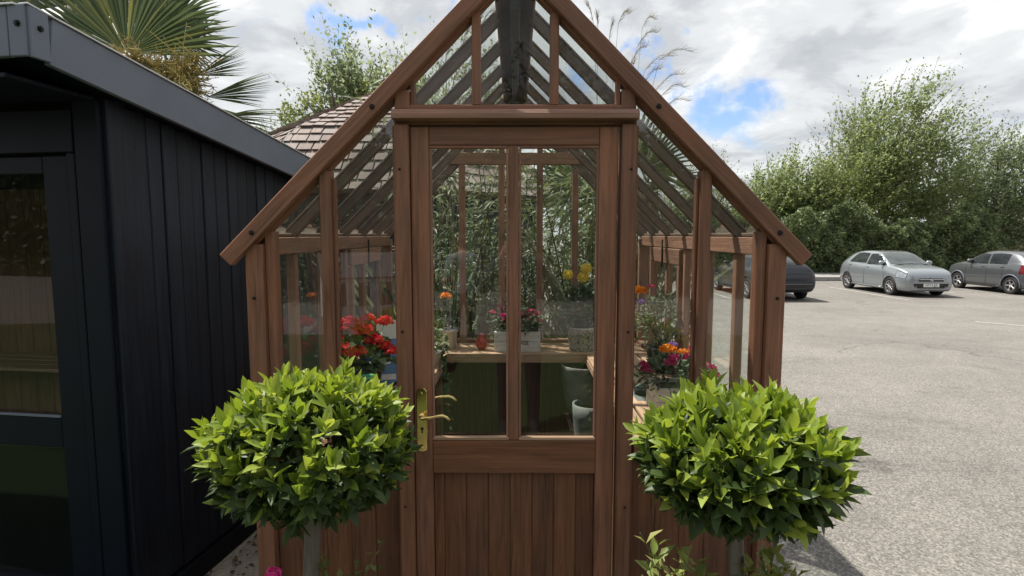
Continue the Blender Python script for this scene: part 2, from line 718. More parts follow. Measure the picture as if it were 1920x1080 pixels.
M['fascia'] = m_plain('slate_fascia', (0.150, 0.172, 0.215), 0.45, spec=0.35, var=0.12, vscale=3, bump=0.05)
M['roof_edge'] = m_plain('pale_drip', (0.55, 0.55, 0.56), 0.35, 0.6)
M['shed_in'] = m_wood('shed_lining', (0.20, 0.10, 0.055), (0.36, 0.20, 0.11), 0.6)
M['pane'] = m_glass('greenhouse_glass', dust=0.007, spots=0.15)
M['pane_front'] = m_glass('front_glass', dust=0.007, spots=0.15, base=0.042)
M['pane_roof'] = m_glass('roof_glass', dust=0.006, spots=0.6, base=0.014)
M['pane_shed'] = m_glass('shed_glass', tint=(0.90, 0.92, 0.92), dust=0.004, gain=0.8)
M['brass'] = m_plain('polished_brass', (0.78, 0.58, 0.24), 0.18, 1.0, var=0.06)
M['iron'] = m_plain('dark_iron', (0.02, 0.018, 0.017), 0.5, 0.6)
M['soil'] = m_ground('potting_soil', (0.012, 0.009, 0.007), (0.035, 0.026, 0.018), 80)
M['bark'] = m_wood('tree_bark', (0.05, 0.042, 0.032), (0.15, 0.125, 0.10), 0.85)
M['bay_bark'] = m_wood('bay_bark', (0.070, 0.062, 0.048), (0.19, 0.17, 0.135), 0.8)
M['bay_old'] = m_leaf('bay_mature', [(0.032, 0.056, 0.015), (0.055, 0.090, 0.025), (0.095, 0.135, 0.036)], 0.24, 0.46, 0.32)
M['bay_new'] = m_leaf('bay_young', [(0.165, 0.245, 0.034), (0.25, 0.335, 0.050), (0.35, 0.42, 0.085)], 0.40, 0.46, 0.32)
M['bay_old_o'] = m_leaf('bay_mature_leaf', [(0.034, 0.058, 0.016), (0.058, 0.094, 0.026), (0.098, 0.138, 0.037)], 0.24, 0.46, 0.32, island=False)
M['bay_new_o'] = m_leaf('bay_young_leaf', [(0.155, 0.235, 0.034), (0.25, 0.335, 0.050), (0.36, 0.43, 0.085)], 0.40, 0.46, 0.32, island=False)
M['leaf_tree'] = m_leaf('tree_leaf', [(0.145, 0.190, 0.080), (0.23, 0.285, 0.120), (0.32, 0.365, 0.17)], 0.55, 0.5)
M['leaf_tree2'] = m_leaf('tree_leaf_lime', [(0.13, 0.17, 0.055), (0.19, 0.235, 0.075), (0.25, 0.285, 0.105)], 0.5, 0.5)
M['leaf_grey'] = m_leaf('tree_leaf_grey', [(0.13, 0.17, 0.092), (0.21, 0.255, 0.14), (0.285, 0.325, 0.19)], 0.55, 0.5)
M['leaf_hedge'] = m_leaf('hedge_leaf', [(0.10, 0.14, 0.062), (0.17, 0.215, 0.095), (0.25, 0.29, 0.14)], 0.48, 0.45)
M['leaf_bamboo'] = m_leaf('bamboo_leaf', [(0.085, 0.110, 0.048), (0.14, 0.168, 0.078), (0.24, 0.26, 0.14)], 0.38, 0.5)
M['leaf_palm'] = m_leaf('palm_blade', [(0.060, 0.088, 0.044), (0.10, 0.132, 0.058), (0.22, 0.23, 0.075)], 0.40, 0.42, 0.5)
M['palm_flower'] = m_leaf('palm_blossom', [(0.32, 0.28, 0.11), (0.45, 0.39, 0.16), (0.55, 0.48, 0.21)], 0.4, 0.7)
M['fibre'] = m_ground('palm_fibre', (0.035, 0.025, 0.016), (0.11, 0.08, 0.05), 30)
M['cane'] = m_plain('bamboo_cane', (0.085, 0.095, 0.035), 0.5, var=0.35)
M['plume'] = m_plain('dry_grass_stem', (0.38, 0.34, 0.27), 0.7, var=0.3)
M['shingle'] = None

# ================================================================== ground


def gz(x, y):
    if y > 4:
        return -0.036 * (min(y, 15.6) - 4)
    if y < -3:
        return -0.115 * (-3 - max(y, -20.0))
    return 0.0


def ground_sheet(name, xs, ys, mat, dz=0.0):
    V = [(x, y, gz(x, y) + dz) for y in ys for x in xs]
    nx = len(xs)
    F = [(j * nx + i, j * nx + i + 1, (j + 1) * nx + i + 1, (j + 1) * nx + i) for j in range(len(ys) - 1) for i in range(nx - 1)]
    me = bpy.data.meshes.new(name)
    me.from_pydata(V, [], F)
    return struct(link(name, me, mat))


ground_sheet('ground', [-900, -60, -10, -4, 0, 4, 10, 30, 60, 900], [-900, -60, -20, -3, 0, 4, 15.6, 30, 60, 200, 900], M['asphalt'])
ground_sheet('lawn', [-12, -5, 0, 4, 9], [-9, -6, -3, -0.35], M['lawn'], 0.006)
ground_sheet('lawn', [-12, -6, -1.15], [-0.349, 1.0, 2.05], M['lawn'], 0.006)
ground_sheet('path', [-1.75, -1.02], [2.06, 4.0], M['slabs'], 0.006)


def painted_line(p0, p1, w=0.11):
    p0, p1 = Vector((*p0, 0)), Vector((*p1, 0))
    d = (p1 - p0).normalized()
    s = Vector((-d.y, d.x, 0)) * w / 2
    V, F = [], []
    k = 8
    for i in range(k + 1):
        c = p0.lerp(p1, i / k)
        for q in (c - s, c + s):
            V.append((q.x, q.y, gz(q.x, q.y) + 0.005))
        if i:
            F.append((2 * i - 2, 2 * i - 1, 2 * i + 1, 2 * i))
    me = bpy.data.meshes.new('parking_line')
    me.from_pydata(V, [], F)
    struct(link('parking_line', me, M['line']))


for xx, ya_ in ((4.7, 18.4), (7.0, 18.4), (12.45, 18.0), (15.6, 20.2)):
    painted_line((xx, ya_), (xx, 22.6), 0.085)
painted_line((10.45, 12.9), (12.6, 9.4))

# pavement and kerb along the hedge
mb = MB()
for i in range(14):
    x0 = 2 + i * 2.0
    mb.box((x0 + 1, 25.6, -0.36), (1.985, 0.14, 0.26), b=0.012)
struct(mb.build('kerb', M['kerb']))
me = bpy.data.meshes.new('pavement')
me.from_pydata([(2, 25.67, -0.245), (30, 25.67, -0.245), (30, 30, -0.245), (2, 30, -0.245)], [], [(0, 1, 2, 3)])
struct(link('pavement', me, M['kerb']))

# ================================================================== greenhouse (local y = 0 at the front frame)
GY = 2.06
GD = 2.20
HW = 0.98
gh = thing('greenhouse', 'cedar framed glass greenhouse with a steep gable roof and half glazed door', 'greenhouse', (0, GY, 0))
CE, CI, CO = M['cedar'], M['cedar_in'], M['cedar_old']
SILL = 0.87
APEX = 2.637


def roof_z(x):
    return APEX - abs(x)


NB = 6
BAY = GD / NB
# corner posts and their glazing stops
for s in (-1, 1):
    for yy, fr in ((0.03, 1), (GD - 0.03, 0)):
        beam('corner_post', (s * 0.946, yy, 0.02), (s * 0.946, yy, roof_z(0.946) - 0.075), 0.064, 0.06, CE if fr else CI, gh)
    beam('glazing_stop', (s * 0.896, 0.045, SILL + 0.002), (s * 0.896, 0.045, roof_z(0.896) - 0.078), 0.034, 0.05, CE, gh)
    # front mullion with a thin bead each side
    x = s * 0.682
    beam('mullion', (x, 0.028, SILL + 0.002), (x, 0.028, roof_z(x) - 0.076), 0.038, 0.056, CE, gh)
    beam('bead', (x - 0.024, 0.040, SILL + 0.004), (x - 0.024, 0.040, roof_z(abs(x) + 0.024) - 0.08), 0.008, 0.03, CE, gh, b=0.001)
    beam('bead', (x + 0.024, 0.040, SILL + 0.004), (x + 0.024, 0.040, roof_z(abs(x) + 0.024) - 0.08), 0.008, 0.03, CE, gh, b=0.001)
    # door frame
    beam('door_post', (s * 0.401, 0.018, 0.02), (s * 0.401, 0.018, 2.036), 0.052, 0.076, CE, gh)
    beam('door_stop', (s * 0.4335, 0.044, 0.02), (s * 0.4335, 0.044, 2.036), 0.012, 0.05, CE, gh, b=0.001)
    beam('gable_post', (s * 0.401, 0.032, 2.093), (s * 0.401, 0.032, roof_z(0.401) - 0.076), 0.052, 0.05, CE, gh)
    beam('gable_stop', (s * 0.366, 0.040, 2.106), (s * 0.366, 0.040, roof_z(0.366) - 0.076), 0.014, 0.036, CE, gh, b=0.001)
    beam('gable_mullion', (s * 0.138, 0.034, 2.106), (s * 0.138, 0.034, roof_z(0.138) - 0.076), 0.031, 0.05, CE, gh)
    # barge rafters, front and back
    k = math.sqrt(0.5)
    for yy, dep, nm, mt in ((-0.004, 0.034, 'barge_rafter', CE), (GD - 0.02, 0.05, 'barge_rafter', CO)):
        o_ = 0.027
        a = Vector((s * (1.06 - o_ * k), yy, roof_z(1.06) - o_ * k))
        b_ = Vector((s * (0.0015 + o_ * k * 0), yy, APEX - 2 * o_ * k))
        b_ = Vector((s * 0.004, yy, APEX - o_ / k + 0.0))
        beam(nm, a, b_, dep, 0.056, mt, gh, wdir=(0, 1, 0))
    # back of the barge: the rafter proper
    beam('end_rafter', Vector((s * 0.99, 0.043, roof_z(0.99) - 0.046)), Vector((s * 0.03, 0.043, roof_z(0.03) - 0.046)), 0.05, 0.05, CE, gh, wdir=(0, 1, 0))
    # eaves beam
    beam('eaves_beam', (s * 0.945, 0.064, 1.606), (s * 0.945, GD - 0.064, 1.606), 0.068, 0.052, CI, gh, wdir=(0, 0, 1))
    beam('eaves_cap', (s * 0.968, 0.07, 1.650), (s * 0.968, GD - 0.06, 1.650), 0.014, 0.06, CO, gh, wdir=(0, 0, 1))
    # roof bars
    for i in range(1, NB):
        y = i * BAY
        beam('glazing_bar', (s * 0.985, y, roof_z(0.985) - 0.040), (s * 0.02, y, roof_z(0.02) - 0.040), 0.030, 0.038, CO, gh, wdir=(0, 1, 0))
        beam('glazing_cap', (s * 1.02, y, roof_z(1.02) - 0.003), (s * 0.05, y, roof_z(0.05) - 0.003), 0.036, 0.008, CO, gh, wdir=(0, 1, 0), b=0.001)
        beam('side_post', (s * 0.950, y, SILL + 0.002), (s * 0.950, y, 1.571), 0.036, 0.044, CI, gh)
    # roof glass
    for i in range(NB):
        y0, y1 = i * BAY + 0.008, (i + 1) * BAY - 0.008
        sheet('roof_pane', [(s * 1.04, y0, roof_z(1.04) - 0.016), (s * 1.04, y1, roof_z(1.04) - 0.016),
                            (s * 0.03, y1, roof_z(0.03) - 0.016), (s * 0.03, y0, roof_z(0.03) - 0.016)], 0.004, M['pane_roof'], gh)
        sheet('side_pane', [(s * 0.955, y0 + 0.012, SILL), (s * 0.955, y1 - 0.012, SILL), (s * 0.955, y1 - 0.012, 1.575), (s * 0.955, y0 + 0.012, 1.575)], 0.004, M['pane'], gh)
    # boards under the ridge
    for j in range(1):
        beam('ridge_board', (s * (0.045 + j * 0.062), 0.075, roof_z(0.045 + j * 0.062) - 0.034), (s * (0.045 + j * 0.062), GD - 0.08, roof_z(0.045 + j * 0.062) - 0.034), 0.084, 0.014, CO, gh, wdir=(s, 0, -1))
    # side vent over two bays
    v0, v1 = 3 * BAY, 5 * BAY
    beam('vent_header', (s * 0.921, v0 + 0.02, 1.523), (s * 0.921, v1 - 0.02, 1.523), 0.09, 0.022, CI, gh, wdir=(0, 0, 1))
    for yy in (v0 + 0.04, v1 - 0.04):
        beam('vent_stile', (s * 0.923, yy, SILL + 0.002), (s * 0.923, yy, 1.476), 0.024, 0.04, CI, gh)
    beam('vent_stay', (s * 0.905, (v0 + v1) / 2, 1.45), (s * 0.905, (v0 + v1) / 2, 1.62), 0.008, 0.008, M['iron'], gh, b=0.001)
    # sill, dado
    beam('side_sill', (s * 0.965, 0.064, SILL - 0.022), (s * 0.965, GD - 0.064, SILL - 0.022), 0.10, 0.042, CI, gh)
    n = 22
    for i in range(n):
        y = 0.07 + (i + 0.5) * (GD - 0.14) / n
        beam('dado_board', (s * 0.955, y, 0.05), (s * 0.955, y, SILL - 0.044), (GD - 0.14) / n - 0.0004, 0.018, M['cedar_door'], gh, wdir=(0, 1, 0), b=0.002)
    # front dado
    beam('front_sill', (s * 0.44, 0.022, SILL - 0.023), (s * 0.913, 0.022, SILL - 0.023), 0.046, 0.062, CE, gh, wdir=(0, 0, 1))
    for i in range(5):
        x = s * (0.4405 + (i + 0.5) * 0.0945)
        beam('dado_board', (x, 0.050, 0.05), (x, 0.050, SILL - 0.047), 0.0942, 0.018, M['cedar_door'], gh, b=0.003)
    beam('foot_rail', (s * 0.44, 0.03, 0.035), (s * 0.913, 0.03, 0.035), 0.06, 0.05, CE, gh, wdir=(0, 0, 1))
    beam('foot_rail', (s * 0.955, 0.064, 0.025), (s * 0.955, GD - 0.064, 0.025), 0.048, 0.05, CE, gh, wdir=(0, 0, 1))
    # front panes
    for x0, x1 in ((0.665, 0.44), (0.884, 0.701)):
        za, zb = roof_z(x0) - 0.075, roof_z(x1) - 0.075
        sheet('front_pane', [(s * x0, 0.05, SILL), (s * x1, 0.05, SILL), (s * x1, 0.05, zb), (s * x0, 0.05, za)], 0.004, M['pane_front'], gh)
    sheet('gable_pane', [(s * 0.362, 0.05, 2.107), (s * 0.152, 0.05, 2.107), (s * 0.152, 0.05, roof_z(0.152) - 0.075), (s * 0.362, 0.05, roof_z(0.362) - 0.075)], 0.004, M['pane_roof'], gh)
    # bolt heads
    for (bx_, off) in ((0.94, 0.040), (0.50, 0.042)):
        mb = MB()
        mb.lathe([(0.0, 0.004), (0.006, 0.0035), (0.009, 0.0), (0.009, -0.004)], 10, M=Matrix.Rotation(R(90), 4, 'X'))
        mb.build('bolt', M['iron'], gh, loc=(s * bx_, -0.024, roof_z(bx_) - off))
    for zz in (1.42, 0.72):
        mb = MB()
        mb.lathe([(0.0, 0.003), (0.004, 0.0025), (0.006, 0.0), (0.006, -0.004)], 10, M=Matrix.Rotation(R(90), 4, 'X'))
        mb.build('screw', M['iron'], gh, loc=(s * 0.950, -0.003, zz))
    for zz in (1.88, 1.30, 0.64):
        mb = MB()
        mb.lathe([(0.0, 0.003), (0.003, 0.0025), (0.0045, 0.0), (0.0045, -0.004)], 10, M=Matrix.Rotation(R(90), 4, 'X'))
        mb.build('screw', M['iron'], gh, loc=(s * 0.408, -0.023, zz))
sheet('gable_pane', [(-0.122, 0.05, 2.107), (0.122, 0.05, 2.107), (0.122, 0.05, roof_z(0.122) - 0.075), (0, 0.05, APEX - 0.075), (-0.122, 0.05, roof_z(0.122) - 0.075)], 0.004, M['pane_roof'], gh)
# head rail and drip moulding over the door
beam('gable_rail', (-0.427, 0.034, 2.098), (0.427, 0.034, 2.098), 0.016, 0.052, CE, gh, wdir=(0, 0, 1), b=0.001)
beam('gable_bead', (-0.373, 0.030, 2.1075), (0.373, 0.030, 2.1075), 0.006, 0.03, CE, gh, wdir=(0, 0, 1), b=0.001)
beam('door_head', (-0.427, 0.030, 2.063), (0.427, 0.030, 2.063), 0.052, 0.060, CE, gh, wdir=(0, 0, 1))
mb = MB()
pr_ = [(-0.052, 2.050), (-0.052, 2.066), (-0.040, 2.082), (-0.001, 2.090), (-0.001, 2.050)]
mb.add([(x, y, z) for x in (-0.428, 0.428) for (y, z) in pr_], [(0, 1, 2, 3, 4), (9, 8, 7, 6, 5)] + [(i, i + 5, (i + 1) % 5 + 5, (i + 1) % 5) for i in range(5)])
me = mb.mesh('drip_rail')
for v in me.vertices:      # grain axis along the rail
    v.co = Vector((v.co.y, v.co.z, v.co.x))
link('drip_rail', me, M['cedar_in'], gh, M=Matrix(((0, 0, 1, 0), (1, 0, 0, 0), (0, 1, 0, 0), (0, 0, 0, 1))))
# ridge
beam('ridge_beam', (0, 0.07, APEX - 0.105), (0, GD - 0.05, APEX - 0.105), 0.036, 0.15, M['ridge'], gh, wdir=(1, 0, 0))
beam('ridge_cap', (0, -0.03, APEX + 0.016), (0, GD + 0.01, APEX + 0.016), 0.085, 0.022, M['ridge'], gh, wdir=(1, 0, 0))
for yy in (0.62, 1.45):
    beam('ridge_strap', (0, yy, APEX - 0.187), (0, yy + 0.05, APEX - 0.187), 0.045, 0.006, M['iron'], gh, b=0.001)
# back wall
BY = GD - 0.03
beam('back_rail', (-0.50, BY, 2.20), (0.50, BY, 2.20), 0.085, 0.05, CI, gh, wdir=(0, 0, 1))
beam('back_sill', (-0.90, BY, SILL - 0.02), (0.90, BY, SILL - 0.02), 0.045, 0.06, CI, gh, wdir=(0, 0, 1))
for x in (-0.68, -0.39, -0.10, 0.18, 0.44, 0.68):
    zt = min(2.157, roof_z(x) - 0.075)
    beam('back_mullion', (x, BY, SILL + 0.004), (x, BY, zt), 0.045, 0.05, CI, gh)
    if abs(x) < 0.3:
        beam('back_mullion', (x, BY, 2.243), (x, BY, roof_z(x) - 0.075), 0.040, 0.05, CI, gh)
xs_ = [-0.91, -0.68, -0.39, -0.10, 0.18, 0.44, 0.68, 0.91]
for a, b_ in zip(xs_[:-1], xs_[1:]):
    pts = [(a + 0.015, BY, SILL), (b_ - 0.015, BY, SILL), (b_ - 0.015, BY, roof_z(b_ - 0.015) - 0.07)]
    if a < 0 < b_:
        pts.append((0, BY, APEX - 0.07))
    pts.append((a + 0.015, BY, roof_z(a + 0.015) - 0.07))
    sheet('back_pane', pts, 0.004, M['pane'], gh)
for i in range(20):
    x = -0.91 + (i + 0.5) * 0.091
    beam('dado_board', (x, GD - 0.02, 0.05), (x, GD - 0.02, SILL - 0.045), 0.0907, 0.018, M['cedar_door'], gh, b=0.003)
me = bpy.data.meshes.new('turf_floor')
me.from_pydata([(-0.92, 0.05, 0.012), (0.92, 0.05, 0.012), (0.92, GD - 0.05, 0.012), (-0.92, GD - 0.05, 0.012)], [], [(0, 1, 2, 3)])
link('turf_floor', me, M['turf'], gh)

# ---- the door: stiles, rails, boards, glass, brass furniture
door = part_empty('door', gh, (0, 0.022, 0))
CD = M['cedar_door']
beam('stile', (-0.340, 0, 0.03), (-0.340, 0, 2.030), 0.066, 0.044, CE, door)
beam('stile', (0.332, 0, 0.03), (0.332, 0, 2.030), 0.066, 0.044, CE, door)
beam('rail', (-0.3065, 0, 1.998), (0.2985, 0, 1.998), 0.064, 0.042, CE, door, wdir=(0, 0, 1))
beam('rail', (-0.3065, 0, 0.823), (0.2985, 0, 0.823), 0.126, 0.043, M['cedar_door'], door, wdir=(0, 0, 1))
beam('rail', (-0.3065, 0, 0.10), (0.2985, 0, 0.10), 0.14, 0.042, CE, door, wdir=(0, 0, 1))
beam('muntin', (-0.0055, 0, 0.888), (-0.0055, 0, 1.965), 0.036, 0.040, CE, door)
for x0, x1 in ((-0.3065, -0.0245), (0.0135, 0.2985)):
    beam('bottom_bead', (x0, -0.012, 0.894), (x1, -0.012, 0.894), 0.012, 0.022, M['bench'], door, wdir=(0, 0, 1), b=0.002)
    beam('top_bead', (x0, -0.010, 1.960), (x1, -0.010, 1.960), 0.010, 0.018, CE, door, wdir=(0, 0, 1), b=0.002)
    beam('side_bead', (x0 + 0.004, -0.010, 0.901), (x0 + 0.004, -0.010, 1.954), 0.008, 0.018, CI, door, b=0.002)
    beam('side_bead', (x1 - 0.004, -0.010, 0.901), (x1 - 0.004, -0.010, 1.954), 0.008, 0.018, CI, door, b=0.002)
    sheet('pane', [(x0 - 0.003, 0.004, 0.886), (x1 + 0.003, 0.004, 0.886), (x1 + 0.003, 0.004, 1.968), (x0 - 0.003, 0.004, 1.968)], 0.004, M['pane_front'], door)
nb_ = 8
ed = [-0.3065 + 0.028] + [-0.3065 + 0.028 + 0.0815 * i for i in range(1, 7)]
edges = [-0.3065, -0.268, -0.185, -0.101, -0.018, 0.064, 0.146, 0.229, 0.2985]
for a, b_ in zip(edges[:-1], edges[1:]):
    beam('board', ((a + b_) / 2, 0.008, 0.172), ((a + b_) / 2, 0.008, 0.759), b_ - a - 0.0004, 0.018, CD, door, b=0.003)
# brass handle plate with lever, plus the inner lever beyond the glass
mb = MB()
V, F = [], []
cx, w2, z0, z1 = -0.344, 0.0195, 0.857, 1.070
out_ = []
for k in range(9):
    t = math.pi * k / 8
    out_.append((cx + w2 * math.cos(t), z1 + w2 * math.sin(t)))
for k in range(9):
    t = math.pi + math.pi * k / 8
    out_.append((cx + w2 * math.cos(t), z0 + w2 * 0.55 * math.sin(t)))
k = len(out_)
sc_ = 0.90
V = [(x, -0.0225, z) for x, z in out_] + [(x, -0.027, z) for x, z in out_] + [((x - cx) * sc_ + cx, -0.030, (z - 0.965) * 0.985 + 0.965) for x, z in out_]
F = [tuple(range(2 * k, 3 * k))]
for r_ in range(2):
    for i in range(k):
        j = (i + 1) % k
        F.append((r_ * k + i, r_ * k + j, (r_ + 1) * k + j, (r_ + 1) * k + i))
mb.add(V, F)
plate = mb.build('handle_plate', M['brass'], door)


def lever(yy, sgn, zz, ln):
    mb = MB()
    mb.lathe([(0.0, 0.012), (0.009, 0.010), (0.012, 0.004), (0.012, 0.0)], 14, c=(cx, yy, zz), M=Matrix.Rotation(R(90) * sgn, 4, 'X'))
    y2 = yy - 0.034 * sgn
    mb.tube([(cx, yy, zz), (cx, yy - 0.02 * sgn, zz), (cx + 0.006, y2, zz), (cx + 0.03, y2, zz + 0.001), (cx + 0.06, y2, zz + 0.008), (cx + 0.085 * ln, y2, zz + 0.010),
             (cx + 0.10 * ln, y2, zz + 0.004), (cx + 0.113 * ln, y2, zz - 0.008)], [0.0065, 0.0065, 0.0075, 0.007, 0.006, 0.0062, 0.006, 0.0045], 10)
    return mb.build('lever', M['brass'], door, smooth=True)


lever(-0.030, 1, 0.985, 0.95)
lever(0.024, -1, 1.022, 1.05)
mb = MB()
mb.box((cx, -0.0312, 0.925), (0.005, 0.002, 0.014), b=0.0005)
mb.box((cx, -0.0312, 0.935), (0.010, 0.002, 0.009), b=0.002)
mb.build('keyhole', M['iron'], door)
for zz in (1.068, 0.862):
    mb = MB()
    mb.lathe([(0.0, 0.0015), (0.003, 0.001), (0.0042, 0.0), (0.0042, -0.002)], 10, c=(cx, -0.0305, zz), M=Matrix.Rotation(R(90), 4, 'X'))
    mb.build('screw', M['brass'], door)

# ================================================================== benches inside
BZ = 0.85


def bench(label, axis, a0, a1, b0, b1):
    """slats run along axis; a = along, b = across"""
    loc = ((b0 + b1) / 2, (a0 + a1) / 2 + GY, 0.012) if axis == 'y' else ((a0 + a1) / 2, (b0 + b1) / 2 + GY, 0.012)
    t = thing('potting_bench', label, 'bench', loc, group='slatted benches inside the greenhouse')
    la, lb = (a1 - a0) / 2, (b1 - b0) / 2
    n = max(3, round((b1 - b0) / 0.082))
    w = (b1 - b0) / n

    def P(a, b, z):
        return (b, a, z - 0.012) if axis == 'y' else (a, b, z - 0.012)
    wd = (1, 0, 0) if axis == 'y' else (0, 1, 0)
    for i in range(n):
        b = -lb + (i + 0.5) * w
        beam('slat', P(-la, b, BZ - 0.009), P(la, b, BZ - 0.009), w - 0.012, 0.018, M['bench'], t, wdir=wd)
    wd2 = (0, 1, 0) if axis == 'y' else (1, 0, 0)
    for a in (-la + 0.06, 0.0, la - 0.06):
        beam('bearer', P(a, -lb + 0.025, BZ - 0.0405), P(a, lb - 0.025, BZ - 0.0405), 0.04, 0.04, M['bench'], t, wdir=wd2)
    for sb in (-1, 1):
        beam('apron', P(-la + 0.002, sb * (lb - 0.0125), BZ - 0.042), P(la - 0.002, sb * (lb - 0.0125), BZ - 0.042), 0.044, 0.02, M['bench'], t, wdir=(0, 0, 1))
        for sa in (-1, 1):
            beam('leg', P(sa * (la - 0.10), sb * (lb - 0.045), 0.012), P(sa * (la - 0.10), sb * (lb - 0.045), BZ - 0.062), 0.038, 0.038, M['cedar_in'], t)
    return t


bench('slatted cedar bench with red geraniums on it beside the black shed', 'y', 0.10, 1.72, -0.905, -0.455)
bench('slatted cedar bench with white crate and marigolds beside the car park glass', 'y', 0.10, 1.72, 0.47, 0.905)
bench('pale slatted cedar bench across the back wall with the lettered crate', 'x', -0.905, 0.905, 1.735, 2.125)
sh = thing('low_shelf', 'low cedar shelf under the back bench carrying grey pots', 'shelf', (0.62, GY + 1.80, 0.012))
for i in range(4):
    beam('slat', (-0.26, -0.18 + i * 0.12, 0.36), (0.26, -0.18 + i * 0.12, 0.36), 0.10, 0.018, M['cedar_in'], sh, wdir=(0, 1, 0))
for sx in (-1, 1):
    beam('support', (sx * 0.2, 0, 0.0), (sx * 0.2, 0, 0.35), 0.03, 0.36, M['cedar_in'], sh)

# ================================================================== garden room / shed
SHA = math.atan(0.14)
shed = thing('garden_shed', 'black boarded garden shed with grey fascia and glazed door', 'shed', (-1.572, 2.22, 0.0), -SHA)
SD = 1.58
SWD = 3.2


def shed_top(y):       # roof underside over depth y
    return 2.215 - 0.137 * (y + 0.37)


ST = M['shed_trim']
_w = [0.112, 0.084, 0.087, 0.090, 0.078, 0.088, 0.095, 0.080, 0.086, 0.092, 0.083, 0.088, 0.079, 0.090, 0.085, 0.094, 0.081]
_k = (SD - 0.10) / sum(_w)
_y = 0.10
for i, w0 in enumerate(_w):
    wb = w0 * _k
    y = _y + wb / 2
    _y += wb
    dx = random.uniform(-0.004, 0.003)
    tw = random.uniform(-0.003, 0.003)
    beam('cladding_board', (-0.010 + dx, y, 0.12), (-0.010 + dx + tw, y, shed_top(y) + 0.01), wb - 0.0025, 0.022, M['shed'], shed, wdir=(random.uniform(-0.04, 0.04), 1, 0), b=0.004)
    for zz in (0.32, 1.15, shed_top(y) - 0.14):
        mb = MB()
        mb.lathe([(0.0, 0.0012), (0.003, 0.001), (0.0042, -0.001)], 8, c=(0.002 + dx + tw * zz / 2, y + random.uniform(-0.02, 0.02), zz), M=Matrix.Rotation(R(90), 4, 'Y'))
        mb.build('nail', M['iron'], shed)
beam('corner_board', (0.0, 0.05, 0.05), (0.0, 0.05, shed_top(0.05) + 0.01), 0.095, 0.026, M['shed'], shed, wdir=(0, 1, 0), b=0.005)
beam('corner_board', (-0.062, -0.008, 0.05), (-0.062, -0.008, 2.16), 0.11, 0.024, ST, shed, b=0.004)
beam('base_rail', (-0.001, 0.0, 0.06), (-0.001, SD, 0.06), 0.10, 0.035, ST, shed, wdir=(0, 0, 1))
beam('back_wall', (-SWD / 2, SD, 0.03), (-SWD / 2, SD, shed_top(SD)), SWD - 0.05, 0.04, M['shed'], shed)
beam('side_wall', (-SWD, SD / 2, 0.03), (-SWD, SD / 2, 2.0), SD, 0.04, M['shed'], shed, wdir=(0, 1, 0))
beam('inner_wall', (-0.045, 0.06, 1.05), (-0.045, SD - 0.03, 1.05), 1.86, 0.02, M['shed_in'], shed, wdir=(0, 0, 1))
for i in range(22):
    x = -0.10 - i * 0.14
    beam('lining_board', (x, SD - 0.035, 0.1), (x, SD - 0.035, 2.0), 0.136, 0.018, M['shed_in'], shed, b=0.002)
beam('floor_deck', (-SWD / 2, 0.02, 0.07), (-SWD / 2, SD - 0.04, 0.07), SWD - 0.1, 0.04, M['shed_trim'], shed)
for i in range(4):
    beam('seat_slat', (-SWD + 0.1, SD - 0.12 - i * 0.11, 0.80), (-0.08, SD - 0.12 - i * 0.11, 0.80), 0.10, 0.022, M['bench'], shed, wdir=(0, 1, 0))
# roof deck, soffit and fascias
ya, yb, xa, xb = -0.37, SD + 0.10, -SWD - 0.05, 0.10
mb = MB()
mb.add([(x, y, shed_top(y) + dz) for dz in (0.012, 0.10) for (x, y) in ((xa, ya + 0.02), (xb - 0.02, ya + 0.02), (xb - 0.02, yb), (xa, yb))],
       [(3, 2, 1, 0), (4, 5, 6, 7), (0, 1, 5, 4), (1, 2, 6, 5), (2, 3, 7, 6), (3, 0, 4, 7)])
mb.build('roof', ST, shed)
sl = Vector((0, 1, -0.137)).normalized()


def fas(name, x, y0, y1, dz0, h, th, mat):
    p0 = Vector((x, y0, shed_top(y0) + dz0))
    p1 = Vector((x, y1, shed_top(y1) + dz0))
    return beam(name, p0, p1, th, h, mat, shed, wdir=(1, 0, 0), b=0.002)


fas('fascia', xb - 0.006, ya + 0.075, yb, 0.070, 0.152, 0.022, M['fascia'])
fas('roof_drip', xb - 0.004, ya - 0.004, yb + 0.004, 0.150, 0.006, 0.034, M['roof_edge'])
beam('fascia', (xa, ya + 0.006, shed_top(ya) + 0.070), (xb - 0.065, ya + 0.006, shed_top(ya) + 0.070), 0.152, 0.022, M['fascia'], shed, wdir=(0, 0, 1), b=0.002)
beam('roof_drip', (xa, ya + 0.003, shed_top(ya) + 0.149), (xb - 0.03, ya + 0.003, shed_top(ya) + 0.149), 0.006, 0.034, M['roof_edge'], shed, wdir=(0, 0, 1), b=0.001)
beam('corner_trim', (xb - 0.030, ya + 0.000, shed_top(ya) - 0.008), (xb - 0.030, ya + 0.000, shed_top(ya) + 0.150), 0.062, 0.014, M['fascia'], shed, b=0.003)
beam('corner_trim', (xb + 0.004, ya + 0.034, shed_top(ya) - 0.010), (xb + 0.004, ya + 0.034, shed_top(ya) + 0.147), 0.066, 0.014, M['fascia'], shed, wdir=(0, 1, 0), b=0.003)
for (p_, rot) in (((xb - 0.024, ya - 0.010, shed_top(ya) + 0.09), Matrix.Rotation(R(90), 4, 'X')), ((xb + 0.014, ya + 0.034, shed_top(ya) + 0.085), Matrix.Rotation(R(90), 4, 'Y'))):
    mb = MB()
    mb.lathe([(0.0, 0.006), (0.006, 0.006), (0.006, 0.002), (0.010, 0.002), (0.010, -0.004)], 6, c=p_, M=rot)
    mb.build('screw', M['iron'], shed)
